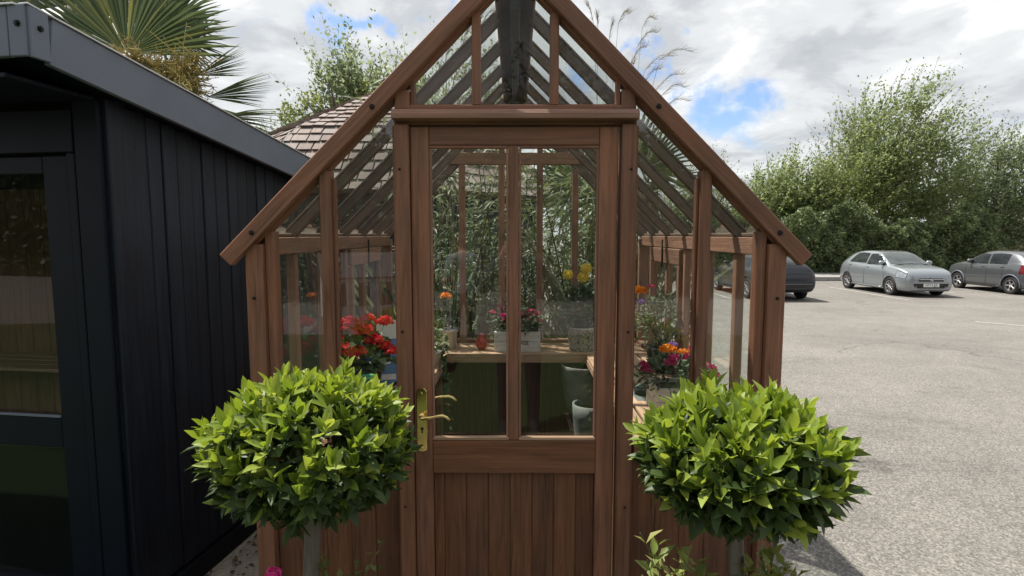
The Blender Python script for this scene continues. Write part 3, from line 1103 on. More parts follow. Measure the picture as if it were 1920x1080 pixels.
# glazed front: head, jambs, door with two panes
beam('front_head', (-SWD, 0.0, 2.045), (-0.12, 0.0, 2.045), 0.16, 0.05, ST, shed, wdir=(0, 0, 1))
beam('front_soffit', (-SWD, -0.19, 2.16), (-0.01, -0.19, 2.16), 0.33, 0.016, ST, shed, wdir=(0, 1, 0))
beam('jamb', (-0.138, 0.005, 0.05), (-0.138, 0.005, 1.963), 0.036, 0.05, ST, shed)
sdoor = part_empty('door', shed, (0, 0.012, 0))
for x in (-0.216, -1.05):
    beam('stile', (x, 0, 0.06), (x, 0, 1.955), 0.112, 0.045, ST, sdoor, b=0.004)
beam('rail', (-0.993, 0, 1.920), (-0.273, 0, 1.920), 0.068, 0.042, ST, sdoor, wdir=(0, 0, 1), b=0.004)
beam('rail', (-0.993, 0, 0.846), (-0.273, 0, 0.846), 0.128, 0.043, ST, sdoor, wdir=(0, 0, 1), b=0.004)
beam('rail', (-0.993, 0, 0.13), (-0.273, 0, 0.13), 0.14, 0.043, ST, sdoor, wdir=(0, 0, 1), b=0.004)
beam('bead', (-0.993, -0.018, 0.914), (-0.273, -0.018, 0.914), 0.008, 0.016, M['fascia'], sdoor, wdir=(0, 0, 1), b=0.001)
for z0, z1 in ((0.905, 1.89), (0.195, 0.786)):
    sheet('pane', [(-1.0, 0.006, z0), (-0.268, 0.006, z0), (-0.268, 0.006, z1), (-1.0, 0.006, z1)], 0.004, M['pane_shed'], sdoor)
for x in (-1.48, -2.2, -2.92):
    fl = part_empty('added_glazed_panel', shed, (x, 0.0, 0))  # unseen panels, glazed only to let skylight into the shed
    for sx in (-1, 1):
        beam('stile', (sx * 0.325, 0, 0.05), (sx * 0.325, 0, 1.963), 0.06, 0.045, ST, fl, b=0.004)
    beam('rail', (-0.294, 0, 0.30), (0.294, 0, 0.30), 0.5, 0.04, ST, fl, wdir=(0, 0, 1), b=0.004)
    beam('rail', (-0.294, 0, 1.92), (0.294, 0, 1.92), 0.08, 0.04, ST, fl, wdir=(0, 0, 1), b=0.004)
    sheet('pane', [(-0.296, 0.006, 0.552), (0.296, 0.006, 0.552), (0.296, 0.006, 1.878), (-0.296, 0.006, 1.878)], 0.004, M['pane_shed'], fl)

# ================================================================== shingled summerhouse behind the shed
def m_shingle():
    t = NT('cedar_shingle')
    rnd = t.n('ObjectInfo').outputs['Random']
    isl = t.n('NewGeometry').outputs['Random Per Island']
    f = t.math('FRACT', t.math('ADD', t.math('MULTIPLY', rnd, 7.3), t.math('MULTIPLY', isl, 5.1)))
    c = t.ramp(f, [(0, (0.195, 0.150, 0.132)), (0.35, (0.25, 0.20, 0.175)), (0.7, (0.30, 0.25, 0.225)), (1, (0.235, 0.205, 0.19))])
    v = t.coord('Object', (60, 60, 4))
    g = t.noise(v, 1.2, 5, 0.65)
    c = t.mix(1.0, c, t.ramp(g, [(0.3, (0.72, 0.72, 0.72)), (0.7, (1.12, 1.12, 1.12))]), 'MULTIPLY')
    st = t.noise(t.coord('Object'), 9, 4, 0.6)
    c = t.mix(t.ramp(st, [(0.58, (0, 0, 0)), (0.75, (0.5, 0.5, 0.5))]), c, (0.12, 0.11, 0.095))
    return t.done(t.bsdf(c, 0.8, spec=0.25, normal=t.bump(g, 0.3, 0.006)))


M['shingle'] = m_shingle()
gz_c = Vector((-2.1, 9.6, 0))
gzb = thing('summerhouse', 'dark summerhouse with a domed brown shingle roof behind the black shed', 'summerhouse', (gz_c.x, gz_c.y, gz(0, 9.6)))
PROF = [(2.78, 2.19), (2.35, 2.66), (1.9, 3.065), (1.34, 3.36), (0.7, 3.69), (0.39, 3.845), (0.05, 3.99)]
PROF = [(r, z - gz(0, 9.6)) for r, z in PROF]
seg = [0.0]
for (r0, z0), (r1, z1) in zip(PROF[:-1], PROF[1:]):
    seg.append(seg[-1] + math.hypot(r1 - r0, z1 - z0))


def prof(s):
    s = max(0, min(seg[-1], s))
    return float(np.interp(s, seg, [p[0] for p in PROF])), float(np.interp(s, seg, [p[1] for p in PROF]))


EXPO = 0.185
TAN = math.tan(R(22.5))
roofb = MB()
for k in range(8):
    for (r0, z0), (r1, z1) in zip(PROF[:-1], PROF[1:]):
        a0, a1 = R(-90 - 22.5 + 45 * k), R(-90 + 22.5 + 45 * k)
        cc = 1 / math.cos(R(22.5))
        roofb.add([((r0 - .02) * cc * math.cos(a0), (r0 - .02) * cc * math.sin(a0), z0 - .03), ((r0 - .02) * cc * math.cos(a1), (r0 - .02) * cc * math.sin(a1), z0 - .03),
                   (r1 * cc * math.cos(a1), r1 * cc * math.sin(a1), z1 - .03), (r1 * cc * math.cos(a0), r1 * cc * math.sin(a0), z1 - .03)], [(0, 1, 2, 3)])
roof_o = roofb.build('roof', M['shingle'], gzb)
sing, rest = [], MB()
ncourse = int(seg[-1] / EXPO)
SMESH = {}
for k in range(8):
    an = R(-90 + 45 * k)
    nx, ny = math.cos(an), math.sin(an)
    tx, ty = -ny, nx
    for c in range(ncourse):
        s0 = c * EXPO - 0.03
        r0, z0 = prof(s0)
        r1, z1 = prof(s0 + EXPO * 1.25)
        rm, zm = prof(s0 + EXPO * 0.5)
        half = rm * TAN
        x = -half + random.uniform(-0.12, 0.0)
        while x < half - 0.02:
            w = random.choice((0.13, 0.15, 0.17, 0.19, 0.21))
            xa_, xb_ = max(x, -half), min(x + w, half)
            x += w
            if xb_ - xa_ < 0.03:
                continue
            sing.append((k, c, (xa_ + xb_) / 2, xb_ - xa_ - 0.006, Vector((nx * r0, ny * r0, z0)), Vector((nx * r1, ny * r1, z1)), Vector((tx, ty, 0)), Vector((nx, ny, 0))))


def sh_key(s):
    k = s[0]
    return ({0: 0, 7: 0.3, 1: 1.2}.get(k, 9), s[4].y)


def shingle_vf(w, L, th):
    V, F = box_vf(w, th, L, 0)
    V = [(x, y * (1.0 if z < 0 else 0.35), z + L / 2 - (0.02 if (z < 0 and y < 0) else 0.0)) for x, y, z in V]
    return V, F


sing.sort(key=sh_key)
for i, (k, c, xm, w, p0, p1, tv, nv) in enumerate(sing):
    z = (p1 - p0)
    L = z.length
    off = nv * 0.016 + Vector((0, 0, 0.012)) + Vector((0, 0, random.uniform(-.006, .006)))
    Mx = frame_matrix(p0 + tv * xm + off - z.normalized() * random.uniform(0, 0.018), z, tv) @ Matrix.Rotation(random.uniform(-.02, .02), 4, 'Y') @ Matrix.Rotation(R(-4.5), 4, 'X')
    if i < 300:
        key = (round(w, 2), round(L, 2))
        if key not in SMESH:
            V, F = shingle_vf(key[0] - 0.008, L, 0.030)
            me = bpy.data.meshes.new('shingle')
            me.from_pydata(V, [], F)
            me.materials.append(M['shingle'])
            SMESH[key] = me
        link('shingle', SMESH[key], None, roof_o, M=Mx)
    else:
        V, F = shingle_vf(w - 0.006, L, 0.030)
        rest.add([Mx @ Vector(p) for p in V], F)
stuff(rest.build('shingles_beyond', M['shingle'], roof_o))
mb = MB()
mb.lathe([(0.10, -0.03), (0.11, 0.03), (0.06, 0.06), (0.05, 0.12), (0.075, 0.16), (0.05, 0.21), (0.0, 0.23)], 16, c=(0, 0, PROF[-1][1]))
mb.build('finial', M['shed_trim'], roof_o, smooth=True)
for k in range(8):
    a0, a1 = R(-112.5 + 45 * k), R(-67.5 + 45 * k)
    rw = 2.35 / math.cos(R(22.5))
    p0, p1 = Vector((rw * math.cos(a0), rw * math.sin(a0), 0)), Vector((rw * math.cos(a1), rw * math.sin(a1), 0))
    d = (p1 - p0)
    zt = PROF[0][1]
    beam('post', p0, p0 + Vector((0, 0, zt - 0.02)), 0.11, 0.11, M['shed_trim'], gzb, wdir=(p0.x, p0.y, 0))
    m_ = (p0 + p1) / 2
    beam('wall_panel', m_, m_ + Vector((0, 0, zt - 0.02)), d.length - 0.13, 0.05, M['shed'], gzb, wdir=d)
    beam('wall_rail', p0 + Vector((0, 0, 1.0)) + m_.normalized() * 0.03, p1 + Vector((0, 0, 1.0)) + m_.normalized() * 0.03, 0.09, 0.05, M['shed_trim'], gzb, wdir=(0, 0, 1))

# ================================================================== bay trees in planters
_st = [(0.10, 0.16), (0.27, 0.40), (0.48, 0.50), (0.70, 0.40), (0.88, 0.17)]
LT = [[0, 0, 0]]
for (f_, w_) in _st:
    LT += [[f_, w_, 0.16 * w_ + 0.012 * math.sin(f_ * 19)], [f_, 0, 0], [f_, -w_, 0.16 * w_ - 0.012 * math.sin(f_ * 17)]]
LT.append([1.0, 0, -0.03])
LT = np.array(LT)
LF = [[0, 2, 1], [0, 3, 2]]
for k_ in range(4):
    q_ = 1 + 3 * k_
    LF += [[q_, q_ + 1, q_ + 4], [q_, q_ + 4, q_ + 3], [q_ + 1, q_ + 2, q_ + 5], [q_ + 1, q_ + 5, q_ + 4]]
LF += [[13, 14, 16], [14, 15, 16]]
LF = np.array(LF)


def leaf_templ(name, curl, mat):
    V = LT.copy()
    V[:, 2] += curl * V[:, 0] ** 2
    me = mesh_np(name, V, [LF])
    me.materials.append(mat)
    me.polygons.foreach_set('use_smooth', np.ones(len(me.polygons), dtype=bool))
    return me, V


TPL = {0: [leaf_templ('leaf', c, M['bay_old_o']) for c in (-0.10, -0.02, -0.2)], 1: [leaf_templ('leaf', c, M['bay_new_o']) for c in (0.04, 0.12, -0.08)]}


def bay_tree(label, base, crown, rx, rz, seed, lsz):
    r_ = np.random.default_rng(seed)
    t = thing('bay_tree', label, 'bay tree', base, group='clipped bay trees before the greenhouse')
    c = Vector(crown) - Vector(base)
    # trunk and fork
    mb = MB()
    h = c.z - rz * 0.75
    mid = Vector((c.x * 0.55 + 0.012, c.y * 0.5, h * 0.55))
    mb.tube([(0, 0, -0.08), (0.004, 0, h * 0.3), mid, (c.x * 0.9, c.y, h), (c.x, c.y, c.z - rz * 0.2)], [0.026, 0.023, 0.021, 0.023, 0.010], 10)
    for k in range(9):
        a = k * 2.4
        e = c + Vector((rx * 0.75 * math.cos(a), rx * 0.75 * math.sin(a), rz * (0.5 * math.sin(k * 1.7))))
        s = Vector((c.x * 0.9, c.y, h + (k % 3) * 0.02))
        mb.tube([s, s.lerp(e, 0.5) + Vector((0, 0, 0.02)), e], [0.011, 0.007, 0.003], 6)
    mb.build('trunk', M['bay_bark'], t, smooth=True)
    recs = []        # (pos, dir, normal, len, width, young)
    nt = 340
    i = np.arange(nt) + 0.5
    ph = np.arccos(1 - 2 * i / nt * 0.93)
    th = math.pi * (1 + 5 ** 0.5) * i
    for k in range(nt):
        n = np.array([math.cos(th[k]) * math.sin(ph[k]), math.sin(th[k]) * math.sin(ph[k]), math.cos(ph[k])])
        n = n + r_.normal(size=3) * 0.10
        n /= np.linalg.norm(n)
        lump = 1.0 + 0.10 * math.sin(3.1 * th[k] + seed) * math.sin(2.3 * ph[k] + seed) + r_.normal() * 0.06
        lump += 0.17 * (r_.random() < 0.14) * (n[2] > -0.2)
        p = np.array(c) + n * np.array([rx, rx, rz * (1.0 if n[2] > 0 else 0.72)]) * 0.80 * lump
        out = n * np.array([1, 1, 1.1])
        up = np.array([0, 0, 1.0])
        ax = out * 0.75 + up * (0.72 if n[2] > -0.25 else 0.1) + r_.normal(size=3) * 0.18
        ax /= np.linalg.norm(ax)
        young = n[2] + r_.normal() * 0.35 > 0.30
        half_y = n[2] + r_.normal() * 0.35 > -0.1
        m = r_.integers(6, 12)
        a0 = r_.random() * 6.28
        e1 = np.cross(ax, [0.3, 0.5, 0.8])
        e1 /= np.linalg.norm(e1)
        e2 = np.cross(ax, e1)
        for j in range(m):
            f = j / (m - 1)
            a = a0 + j * 2.4
            rad = e1 * math.cos(a) + e2 * math.sin(a)
            op = 0.30 + 1.0 * (1 - f) + r_.normal() * 0.15
            d = ax * math.cos(op) + rad * math.sin(op) + np.array([0, 0, -0.10 * (1 - f)])
            pos = p + ax * (0.036 * f - 0.02)
            L = lsz * (0.72 + 0.42 * (1 - abs(f - 0.45))) * r_.uniform(0.62, 1.18)
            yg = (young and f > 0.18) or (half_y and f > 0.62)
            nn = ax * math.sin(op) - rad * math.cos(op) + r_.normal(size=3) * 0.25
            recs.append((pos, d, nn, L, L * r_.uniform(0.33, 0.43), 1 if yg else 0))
    for k in range(420):       # older leaves inside
        n = r_.normal(size=3)
        n /= np.linalg.norm(n)
        p = np.array(c) + n * np.array([rx, rx, rz]) * r_.uniform(0.45, 0.74)
        d = n + r_.normal(size=3) * 0.7
        recs.append((p, d, np.array([0, 0, 1.0]) + r_.normal(size=3) * 0.5, lsz * r_.uniform(0.8, 1.1), lsz * 0.4, 0))
    cl = np.array([0, -1.0, 0.35])
    order = sorted(range(len(recs)), key=lambda q: -(np.dot((recs[q][0] - np.array(c)) / np.array([rx, rx, rz]), cl)))
    vis = set(order[:300])
    J = {0: ([], []), 1: ([], [])}
    for q, (pos, d, nn, L, W, y) in enumerate(recs):
        x = d / np.linalg.norm(d)
        z = nn - x * np.dot(nn, x)
        z /= max(1e-6, np.linalg.norm(z))
        yv = np.cross(z, x)
        me, TV = TPL[y][q % 3]
        A = np.stack([x * L, yv * W, z * L], 1)
        if q in vis:
            Mx = Matrix(((A[0, 0], A[0, 1], A[0, 2], pos[0]), (A[1, 0], A[1, 1], A[1, 2], pos[1]), (A[2, 0], A[2, 1], A[2, 2], pos[2]), (0, 0, 0, 1)))
            link('leaf', me, None, t, M=Mx)
        else:
            b = len(J[y][0]) * 17
            J[y][0].append(TV @ A.T + pos)
            J[y][1].append(LF + b)
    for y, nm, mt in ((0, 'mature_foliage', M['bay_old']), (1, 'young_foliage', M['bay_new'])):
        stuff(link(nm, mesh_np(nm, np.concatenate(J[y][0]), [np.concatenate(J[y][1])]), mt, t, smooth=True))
    return t


def planter(label, x, y, mat, r=0.19, h=0.52):
    t = thing('planter', label, 'planter', (x, y, 0.0), group='planters holding the bay trees')
    mb = MB()
    mb.lathe([(0.0, 0.0), (r * 0.72, 0.0), (r * 0.76, 0.02), (r * 0.95, h - 0.05), (r * 1.04, h - 0.045), (r * 1.05, h), (r * 0.95, h), (r * 0.93, h - 0.06)], 32)
    mb.build('tub', mat, t, smooth=True)
    mb = MB()
    mb.lathe([(0.0, h - 0.05), (r * 0.94, h - 0.055)], 24)
    mb.build('soil', M['soil'], t)
    return t


M['tub'] = m_plain('grey_tub', (0.09, 0.09, 0.092), 0.6, var=0.3, bump=0.2)
bl_base = at(548, 1080, 1.46)
planter('grey round tub at the foot of the bay tree beside the shed', bl_base.x, bl_base.y, M['tub'])
bay_tree('round clipped bay tree covering the left of the greenhouse door, nearer the shed', (bl_base.x, bl_base.y, 0.47), at(588, 848, 1.5), 0.270, 0.215, 11, 0.056)
br_base = at(1375, 1080, 1.42)
planter('grey round tub at the foot of the bay tree beside the car park', br_base.x, br_base.y, M['tub'])
bay_tree('broad clipped bay tree in front of the greenhouse corner by the car park', (br_base.x, br_base.y, 0.47), at(1380, 868, 1.45), 0.254, 0.178, 23, 0.064)


# underplanting: thin shoots with small leaves
def sprig_plant(name, label, base, shoots, mat_l, lsz, seed, w=0.5):
    """shoots: list of (tip offset, leaves)"""
    r_ = np.random.default_rng(seed)
    t = thing(name, label, 'plant', base)
    mb = MB()
    P, D, Nn = [], [], []
    for (tip, n) in shoots:
        tip = Vector(tip)
        bow = Vector((r_.normal() * 0.02, r_.normal() * 0.02, 0))
        pts = [Vector((tip.x * 0.15 * k * k + bow.x * k * (1 - k), tip.y * k + bow.y, tip.z * k)) if False else Vector((0, 0, 0)).lerp(tip, k) + bow * math.sin(k * 3.1) for k in np.linspace(0, 1, 6)]
        mb.tube(pts, [0.0030, 0.0026, 0.0022, 0.0018, 0.0014, 0.0008], 5)
        for j in range(n):
            k = 0.25 + 0.75 * (j + r_.random() * 0.5) / n
            p = Vector((0, 0, 0)).lerp(tip, k) + bow * math.sin(k * 3.1)
            a = j * 2.2 + r_.random()
            for sgn in (0, math.pi):
                d = np.array([math.cos(a + sgn), math.sin(a + sgn), 0.45 + 0.5 * k])
                P.append(p)
                D.append(d)
                Nn.append(np.array([0, 0, 1.0]) + r_.normal(size=3) * 0.35)
    mb.build('stems', M['cane'], t)
    n = len(P)
    L = lsz * r_.uniform(0.6, 1.15, n)
    link('foliage', leaf_mesh('foliage', np.array(P), np.array(D), np.array(Nn), L, L * w), mat_l, t)
    return t


M['leaf_sprig'] = m_leaf('sprig_leaf', [(0.10, 0.12, 0.03), (0.16, 0.18, 0.05), (0.22, 0.22, 0.08)], 0.3, 0.5)
M['leaf_varieg'] = m_leaf('variegated_leaf', [(0.09, 0.14, 0.035), (0.26, 0.30, 0.07), (0.36, 0.33, 0.12), (0.17, 0.25, 0.05)], 0.3, 0.45)


def local(base, px, py, Y):
    return tuple(at(px, py, Y) - Vector(base))


b0 = Vector((bl_base.x + 0.10, bl_base.y + 0.02, 0.47))
sprig_plant('sprig_plant', 'wiry leafy shoots growing below the bay tree beside the shed', b0,
            [(local(b0, 722, 1008, 1.5), 9), (local(b0, 603, 1030, 1.46), 8), (local(b0, 672, 1050, 1.46), 6), (local(b0, 590, 1052, 1.44), 6), (local(b0, 712, 1060, 1.5), 5), (local(b0, 640, 1070, 1.42), 6)],
            M['leaf_sprig'], 0.032, 5, 0.6)
b1 = Vector((br_base.x - 0.10, br_base.y + 0.0, 0.47))
sprig_plant('sprig_plant', 'yellow green mottled shoots under the bay tree by the door', b1,
            [(local(b1, 1200, 1000, 1.36), 8), (local(b1, 1235, 1010, 1.38), 9), (local(b1, 1262, 1020, 1.4), 9), (local(b1, 1300, 1045, 1.4), 8), (local(b1, 1215, 1050, 1.34), 8), (local(b1, 1330, 1060, 1.4), 5), (local(b1, 1280, 1050, 1.36), 9), (local(b1, 1250, 1060, 1.36), 9)],
            M['leaf_varieg'], 0.056, 6, 0.40)
b2 = Vector((br_base.x + 0.12, br_base.y + 0.02, 0.47))
sprig_plant('sprig_plant', 'bushy variegated plant under the bay tree by the car park', b2,
            [(local(b2, 1395, 1042, 1.42), 10), (local(b2, 1420, 1032, 1.46), 11), (local(b2, 1450, 1036, 1.46), 11), (local(b2, 1475, 1052, 1.46), 9), (local(b2, 1505, 1068, 1.46), 8), (local(b2, 1410, 1058, 1.4), 10), (local(b2, 1440, 1060, 1.42), 10), (local(b2, 1462, 1066, 1.42), 9)],
            M['leaf_varieg'], 0.056, 8, 0.48)


# ================================================================== flowers: shared builders
def petal_ball(mb, c, r, n, size, seed, flat=1.0, lay=1.0):
    r_ = np.random.default_rng(seed)
    for k in range(n):
        d = r_.normal(size=3)
        d[2] = abs(d[2]) * flat if lay else d[2]
        d /= np.linalg.norm(d)
        e1 = np.cross(d, [0.2, 0.9, 0.4])
        e1 /= np.linalg.norm(e1)
        e2 = np.cross(d, e1)
        a = r_.random() * 6.28
        u = e1 * math.cos(a) + e2 * math.sin(a)
        w = np.cross(d, u)
        p = np.array(c) + d * r * r_.uniform(0.82, 1.04) * np.array([1, 1, flat])
        s = size * r_.uniform(0.8, 1.2)
        tl = d * s * 0.5
        mb.add([p - u * s * 0.5, p - w * s * 0.45 + tl * 0.6, p + u * s * 0.55 + tl, p + w * s * 0.45 + tl * 0.6, p + tl * 0.1],
               [(0, 1, 4), (1, 2, 4), (2, 3, 4), (3, 0, 4)])


M['petal_red'] = m_leaf('geranium_petal', [(0.55, 0.012, 0.018), (0.70, 0.02, 0.02), (0.62, 0.03, 0.06)], 0.25, 0.6)
M['petal_orange'] = m_leaf('marigold_petal', [(0.75, 0.22, 0.01), (0.85, 0.30, 0.012), (0.80, 0.36, 0.02)], 0.2, 0.6)
M['petal_yellow'] = m_leaf('dahlia_petal', [(0.78, 0.62, 0.10), (0.85, 0.74, 0.20), (0.80, 0.70, 0.12)], 0.25, 0.6)
M['petal_pink'] = m_leaf('magenta_petal', [(0.42, 0.015, 0.12), (0.55, 0.03, 0.18), (0.34, 0.02, 0.10)], 0.25, 0.6)
M['petal_rose'] = m_leaf('rose_petal', [(0.60, 0.10, 0.16), (0.68, 0.17, 0.22), (0.50, 0.05, 0.10)], 0.25, 0.6)
M['petal_mauve'] = m_leaf('mauve_petal', [(0.30, 0.16, 0.48), (0.38, 0.22, 0.55)], 0.25, 0.6)
M['leaf_ger'] = m_leaf('geranium_leaf', [(0.035, 0.062, 0.022), (0.06, 0.098, 0.034), (0.11, 0.15, 0.065)], 0.25, 0.55)
M['leaf_pale'] = m_leaf('pale_leaf', [(0.12, 0.16, 0.08), (0.20, 0.24, 0.13), (0.30, 0.32, 0.20)], 0.25, 0.55)
M['leaf_dark'] = m_leaf('dark_leaf', [(0.036, 0.062, 0.032), (0.065, 0.10, 0.052), (0.115, 0.155, 0.082)], 0.28, 0.5)
M['leaf_dusty'] = m_leaf('dusty_leaf', [(0.09, 0.11, 0.06), (0.15, 0.175, 0.095), (0.22, 0.235, 0.145)], 0.32, 0.6)
M['pot_black'] = m_plain('black_plastic', (0.012, 0.012, 0.013), 0.4)
M['pot_white'] = m_plain('white_glaze', (0.62, 0.61, 0.58), 0.35, var=0.12)
M['zinc'] = None
M['pot_grey'] = m_plain('grey_stone_pot', (0.15, 0.14, 0.128), 0.75, var=0.35, bump=0.3)
M['pot_pale'] = m_plain('pale_stone_pot', (0.13, 0.14, 0.13), 0.6, var=0.3, bump=0.3)
M['green_plastic'] = m_plain('green_plastic', (0.035, 0.23, 0.10), 0.35, var=0.08)
M['red_glaze'] = m_plain('red_glaze', (0.36, 0.012, 0.02), 0.12, var=0.1)
M['crate'] = m_wood('whitewashed_crate', (0.46, 0.43, 0.38), (0.70, 0.67, 0.61), 0.7)
M['ink'] = m_plain('black_ink', (0.02, 0.02, 0.02), 0.7)
M['card_blue'] = m_plain('blue_print', (0.10, 0.22, 0.42), 0.3, var=0.5, vscale=14)
M['card_white'] = m_plain('white_card', (0.74, 0.74, 0.72), 0.4, var=0.04)


def m_zinc():
    t = NT('mottled_zinc')
    v = t.coord('Object')
    vor = t.n('TexVoronoi')
    t.set(vor.inputs['Vector'], v)
    vor.inputs['Scale'].default_value = 60
    n = t.noise(v, 40, 4, 0.7)
    c = t.ramp(t.math('ADD', t.math('MULTIPLY', vor.outputs['Distance'], 0.6), t.math('MULTIPLY', n, 0.6)), [(0.38, (0.07, 0.08, 0.085)), (0.62, (0.45, 0.47, 0.47))])
    return t.done(t.bsdf(c, 0.45, 0.5, normal=t.bump(n, 0.3, 0.003)))


M['zinc'] = m_zinc()


def foliage(parent, c, rad, n, lsz, w, mat, seed, up=0.3, name='foliage'):
    r_ = np.random.default_rng(seed)
    d = nrm(r_.normal(size=(n, 3)) + np.array([0, 0, up]))
    rr = r_.uniform(0.3, 1.0, n)[:, None] ** 0.6
    P = np.array(c) + d * rr * np.array(rad)
    D = nrm(d + r_.normal(size=(n, 3)) * 0.55 + np.array([0, 0, 0.1]))
    Nn = np.array([0, -0.3, 1.0]) + r_.normal(size=(n, 3)) * 0.5
    L = lsz * r_.uniform(0.6, 1.2, n)
    return link(name, leaf_mesh(name, P, D, Nn, L, L * w), mat, parent)


def pot(parent, prof_, mat, name='pot', soil=None, n=24):
    mb = MB()
    mb.lathe(prof_, n)
    mb.build(name, mat, parent, smooth=True)
    if soil:
        mb = MB()
        mb.lathe([(0.0, soil[1] + 0.004), (soil[0], soil[1])], 20)
        mb.build('soil', M['soil'], parent)


def simple_pot(r0, r1, h, rim=0.006):
    return [(0, 0), (r0, 0), (r1 - 0.003, h - 0.02), (r1 + rim, h - 0.018), (r1 + rim, h), (r1 - 0.004, h), (r1 - 0.008, h - 0.03)]


def stems(parent, base, tips, r=0.0016, mat=None):
    mb = MB()
    for tp in tips:
        b = Vector(base)
        tp = Vector(tp)
        mb.tube([b, b.lerp(tp, 0.5) + Vector((0, 0, 0.01)), tp], [r * 1.3, r, r * 0.8], 5)
    return mb.build('stems', mat or M['leaf_dark'], parent)


TB = BZ + 0.0005     # bench top
# red geranium in a black pot on the shed-side bench
p = Vector((-0.775, 2.86, TB))
g = thing('potted_geranium', 'bright red geranium in a black pot on the bench beside the shed', 'potted plant', p)
pot(g, simple_pot(0.075, 0.10, 0.13), M['pot_black'], soil=(0.09, 0.115))
foliage(g, (0, 0, 0.20), (0.15, 0.14, 0.10), 170, 0.055, 0.95, M['leaf_ger'], 3)
tips = []
for i, (px, py, dy, r) in enumerate([(655, 608, 0, .042), (680, 622, -.05, .046), (700, 640, -.04, .040), (722, 606, .04, .038), (645, 660, -.08, .050), (668, 662, -.09, .046), (720, 650, .0, .036), (735, 660, -.02, .032), (640, 622, .05, .036), (690, 600, .06, .034), (632, 640, 0, .038)]):
    q = at(px, py, 2.86 + dy) - p
    tips.append(q)
    mb = MB()
    petal_ball(mb, q, r, 120, r * 0.52, 40 + i, 0.8)
    mb.build('flower', M['petal_red'], g)
stems(g, (0, 0, 0.12), tips)

# printed leaflet leaning behind it, white card behind that
q = at(712, 690, 3.0)
lf = thing('leaflet', 'blue printed leaflet leaning behind the red geranium', 'leaflet', (q.x, 3.0, TB))
card = MB()
card.box((0, 0, 0.125), (0.20, 0.003, 0.25))
Mx = Matrix.Rotation(R(18), 4, 'Z') @ Matrix.Rotation(R(-12), 4, 'X')
cb = card.build('card', M['card_blue'], lf, M=Mx)
for (cz, sx, szz, cx_) in ((0.245, 0.20, 0.008, 0), (0.035, 0.17, 0.03, 0), (0.17, 0.05, 0.05, -0.05), (0.11, 0.12, 0.012, 0.0)):
    mb = MB()
    mb.box((cx_, -0.0022, cz), (sx, 0.001, szz))
    mb.build('print', M['card_white'], cb)
q = at(735, 640, 3.35)
c2 = thing('white_card', 'plain cream card standing behind the blue leaflet', 'card', (q.x, 3.30, TB))
mb = MB()
mb.box((0, 0, 0.15), (0.16, 0.004, 0.30))
mb.build('board', M['card_white'], c2, M=Matrix.Rotation(R(8), 4, 'Z') @ Matrix.Rotation(R(-6), 4, 'X'))
mb = MB()
mb.box((0, 0.04, 0.10), (0.02, 0.07, 0.004), Matrix.Rotation(R(50), 3, 'X'))
mb.build('strut', M['card_white'], c2)

# green jug and the wire stand on the near end of that bench
q = at(690, 745, 2.50)
j = thing('green_beaker', 'green tapering plastic beaker on the bench behind the bay tree', 'beaker', (q.x, 2.50, TB))
pot(j, [(0, 0), (0.048, 0), (0.050, 0.01), (0.040, 0.14), (0.041, 0.165), (0.043, 0.17), (0.038, 0.17), (0.036, 0.15), (0.044, 0.01)], M['green_plastic'], 'body')
q = at(735, 735, 2.62)
w_ = thing('wire_stand', 'dark metal wire stand beside the green beaker', 'stand', (q.x + 0.01, 2.64, TB))
mb = MB()
for i in range(4):
    mb.tube([(-0.07 + i * 0.012, -0.13 + 0.08 * i, 0.003), (-0.03, -0.08 + 0.07 * i, 0.06), (0.06, -0.08 + 0.07 * i, 0.085)], 0.004, 6)
mb.tube([(-0.075, -0.14, 0.004), (-0.03, 0.14, 0.065), (0.02, 0.16, 0.08)], 0.0045, 6)
mb.tube([(0.06, -0.10, 0.085), (0.06, 0.15, 0.085)], 0.0045, 6)
mb.tube([(0.06, -0.10, 0.085), (0.07, -0.11, 0.003)], 0.0045, 6)
mb.tube([(0.06, 0.15, 0.085), (0.07, 0.16, 0.003)], 0.0045, 6)
mb.build('frame', M['iron'], w_)

# marigold in a white pot at the back corner
q = at(842, 636, 3.98)
g = thing('potted_marigold', 'single orange marigold in a white pot in the shaded back corner', 'potted plant', (q.x, 3.98, TB))
pot(g, simple_pot(0.05, 0.062, 0.14), M['pot_white'], soil=(0.055, 0.125))
foliage(g, (0, 0, 0.19), (0.08, 0.08, 0.06), 130, 0.045, 0.3, M['leaf_dark'], 5)
q2 = at(836, 557, 3.98) - Vector((q.x, 3.98, TB))
mb = MB()
petal_ball(mb, q2, 0.036, 150, 0.018, 9, 0.75)
mb.build('flower', M['petal_orange'], g)
stems(g, (0, 0, 0.12), [q2])
# trailing ivy on the inner edge of the shed-side bench
q = Vector((-0.50, 3.45, TB))
iv = thing('trailing_ivy', 'pale variegated ivy trailing off the bench beside the door handle', 'ivy', q)
pot(iv, simple_pot(0.05, 0.065, 0.10), M['pot_white'], soil=(0.055, 0.085))
foliage(iv, (0.0, 0, 0.13), (0.085, 0.09, 0.09), 200, 0.035, 0.8, M['leaf_pale'], 15)
r_ = np.random.default_rng(4)
vp = []
for (tx_, tz) in ((0.10, -0.52), (0.075, -0.28), (0.085, -0.12)):
    pts = [Vector((0.03, -0.03, 0.11)), Vector((0.068, -0.04, 0.05)), Vector((0.075, -0.05, -0.04)), Vector((tx_, -0.06, tz * 0.5)), Vector((tx_ + 0.01, -0.05, tz))]
    mb = MB()
    mb.tube(pts, 0.0016, 5)
    mb.build('tendril', M['cane'], iv)
    for a, b_ in zip(pts[:-1], pts[1:]):
        for k in range(5):
            vp.append(a.lerp(b_, k / 5))
vp = np.array([tuple(v) for v in vp])
n = len(vp)
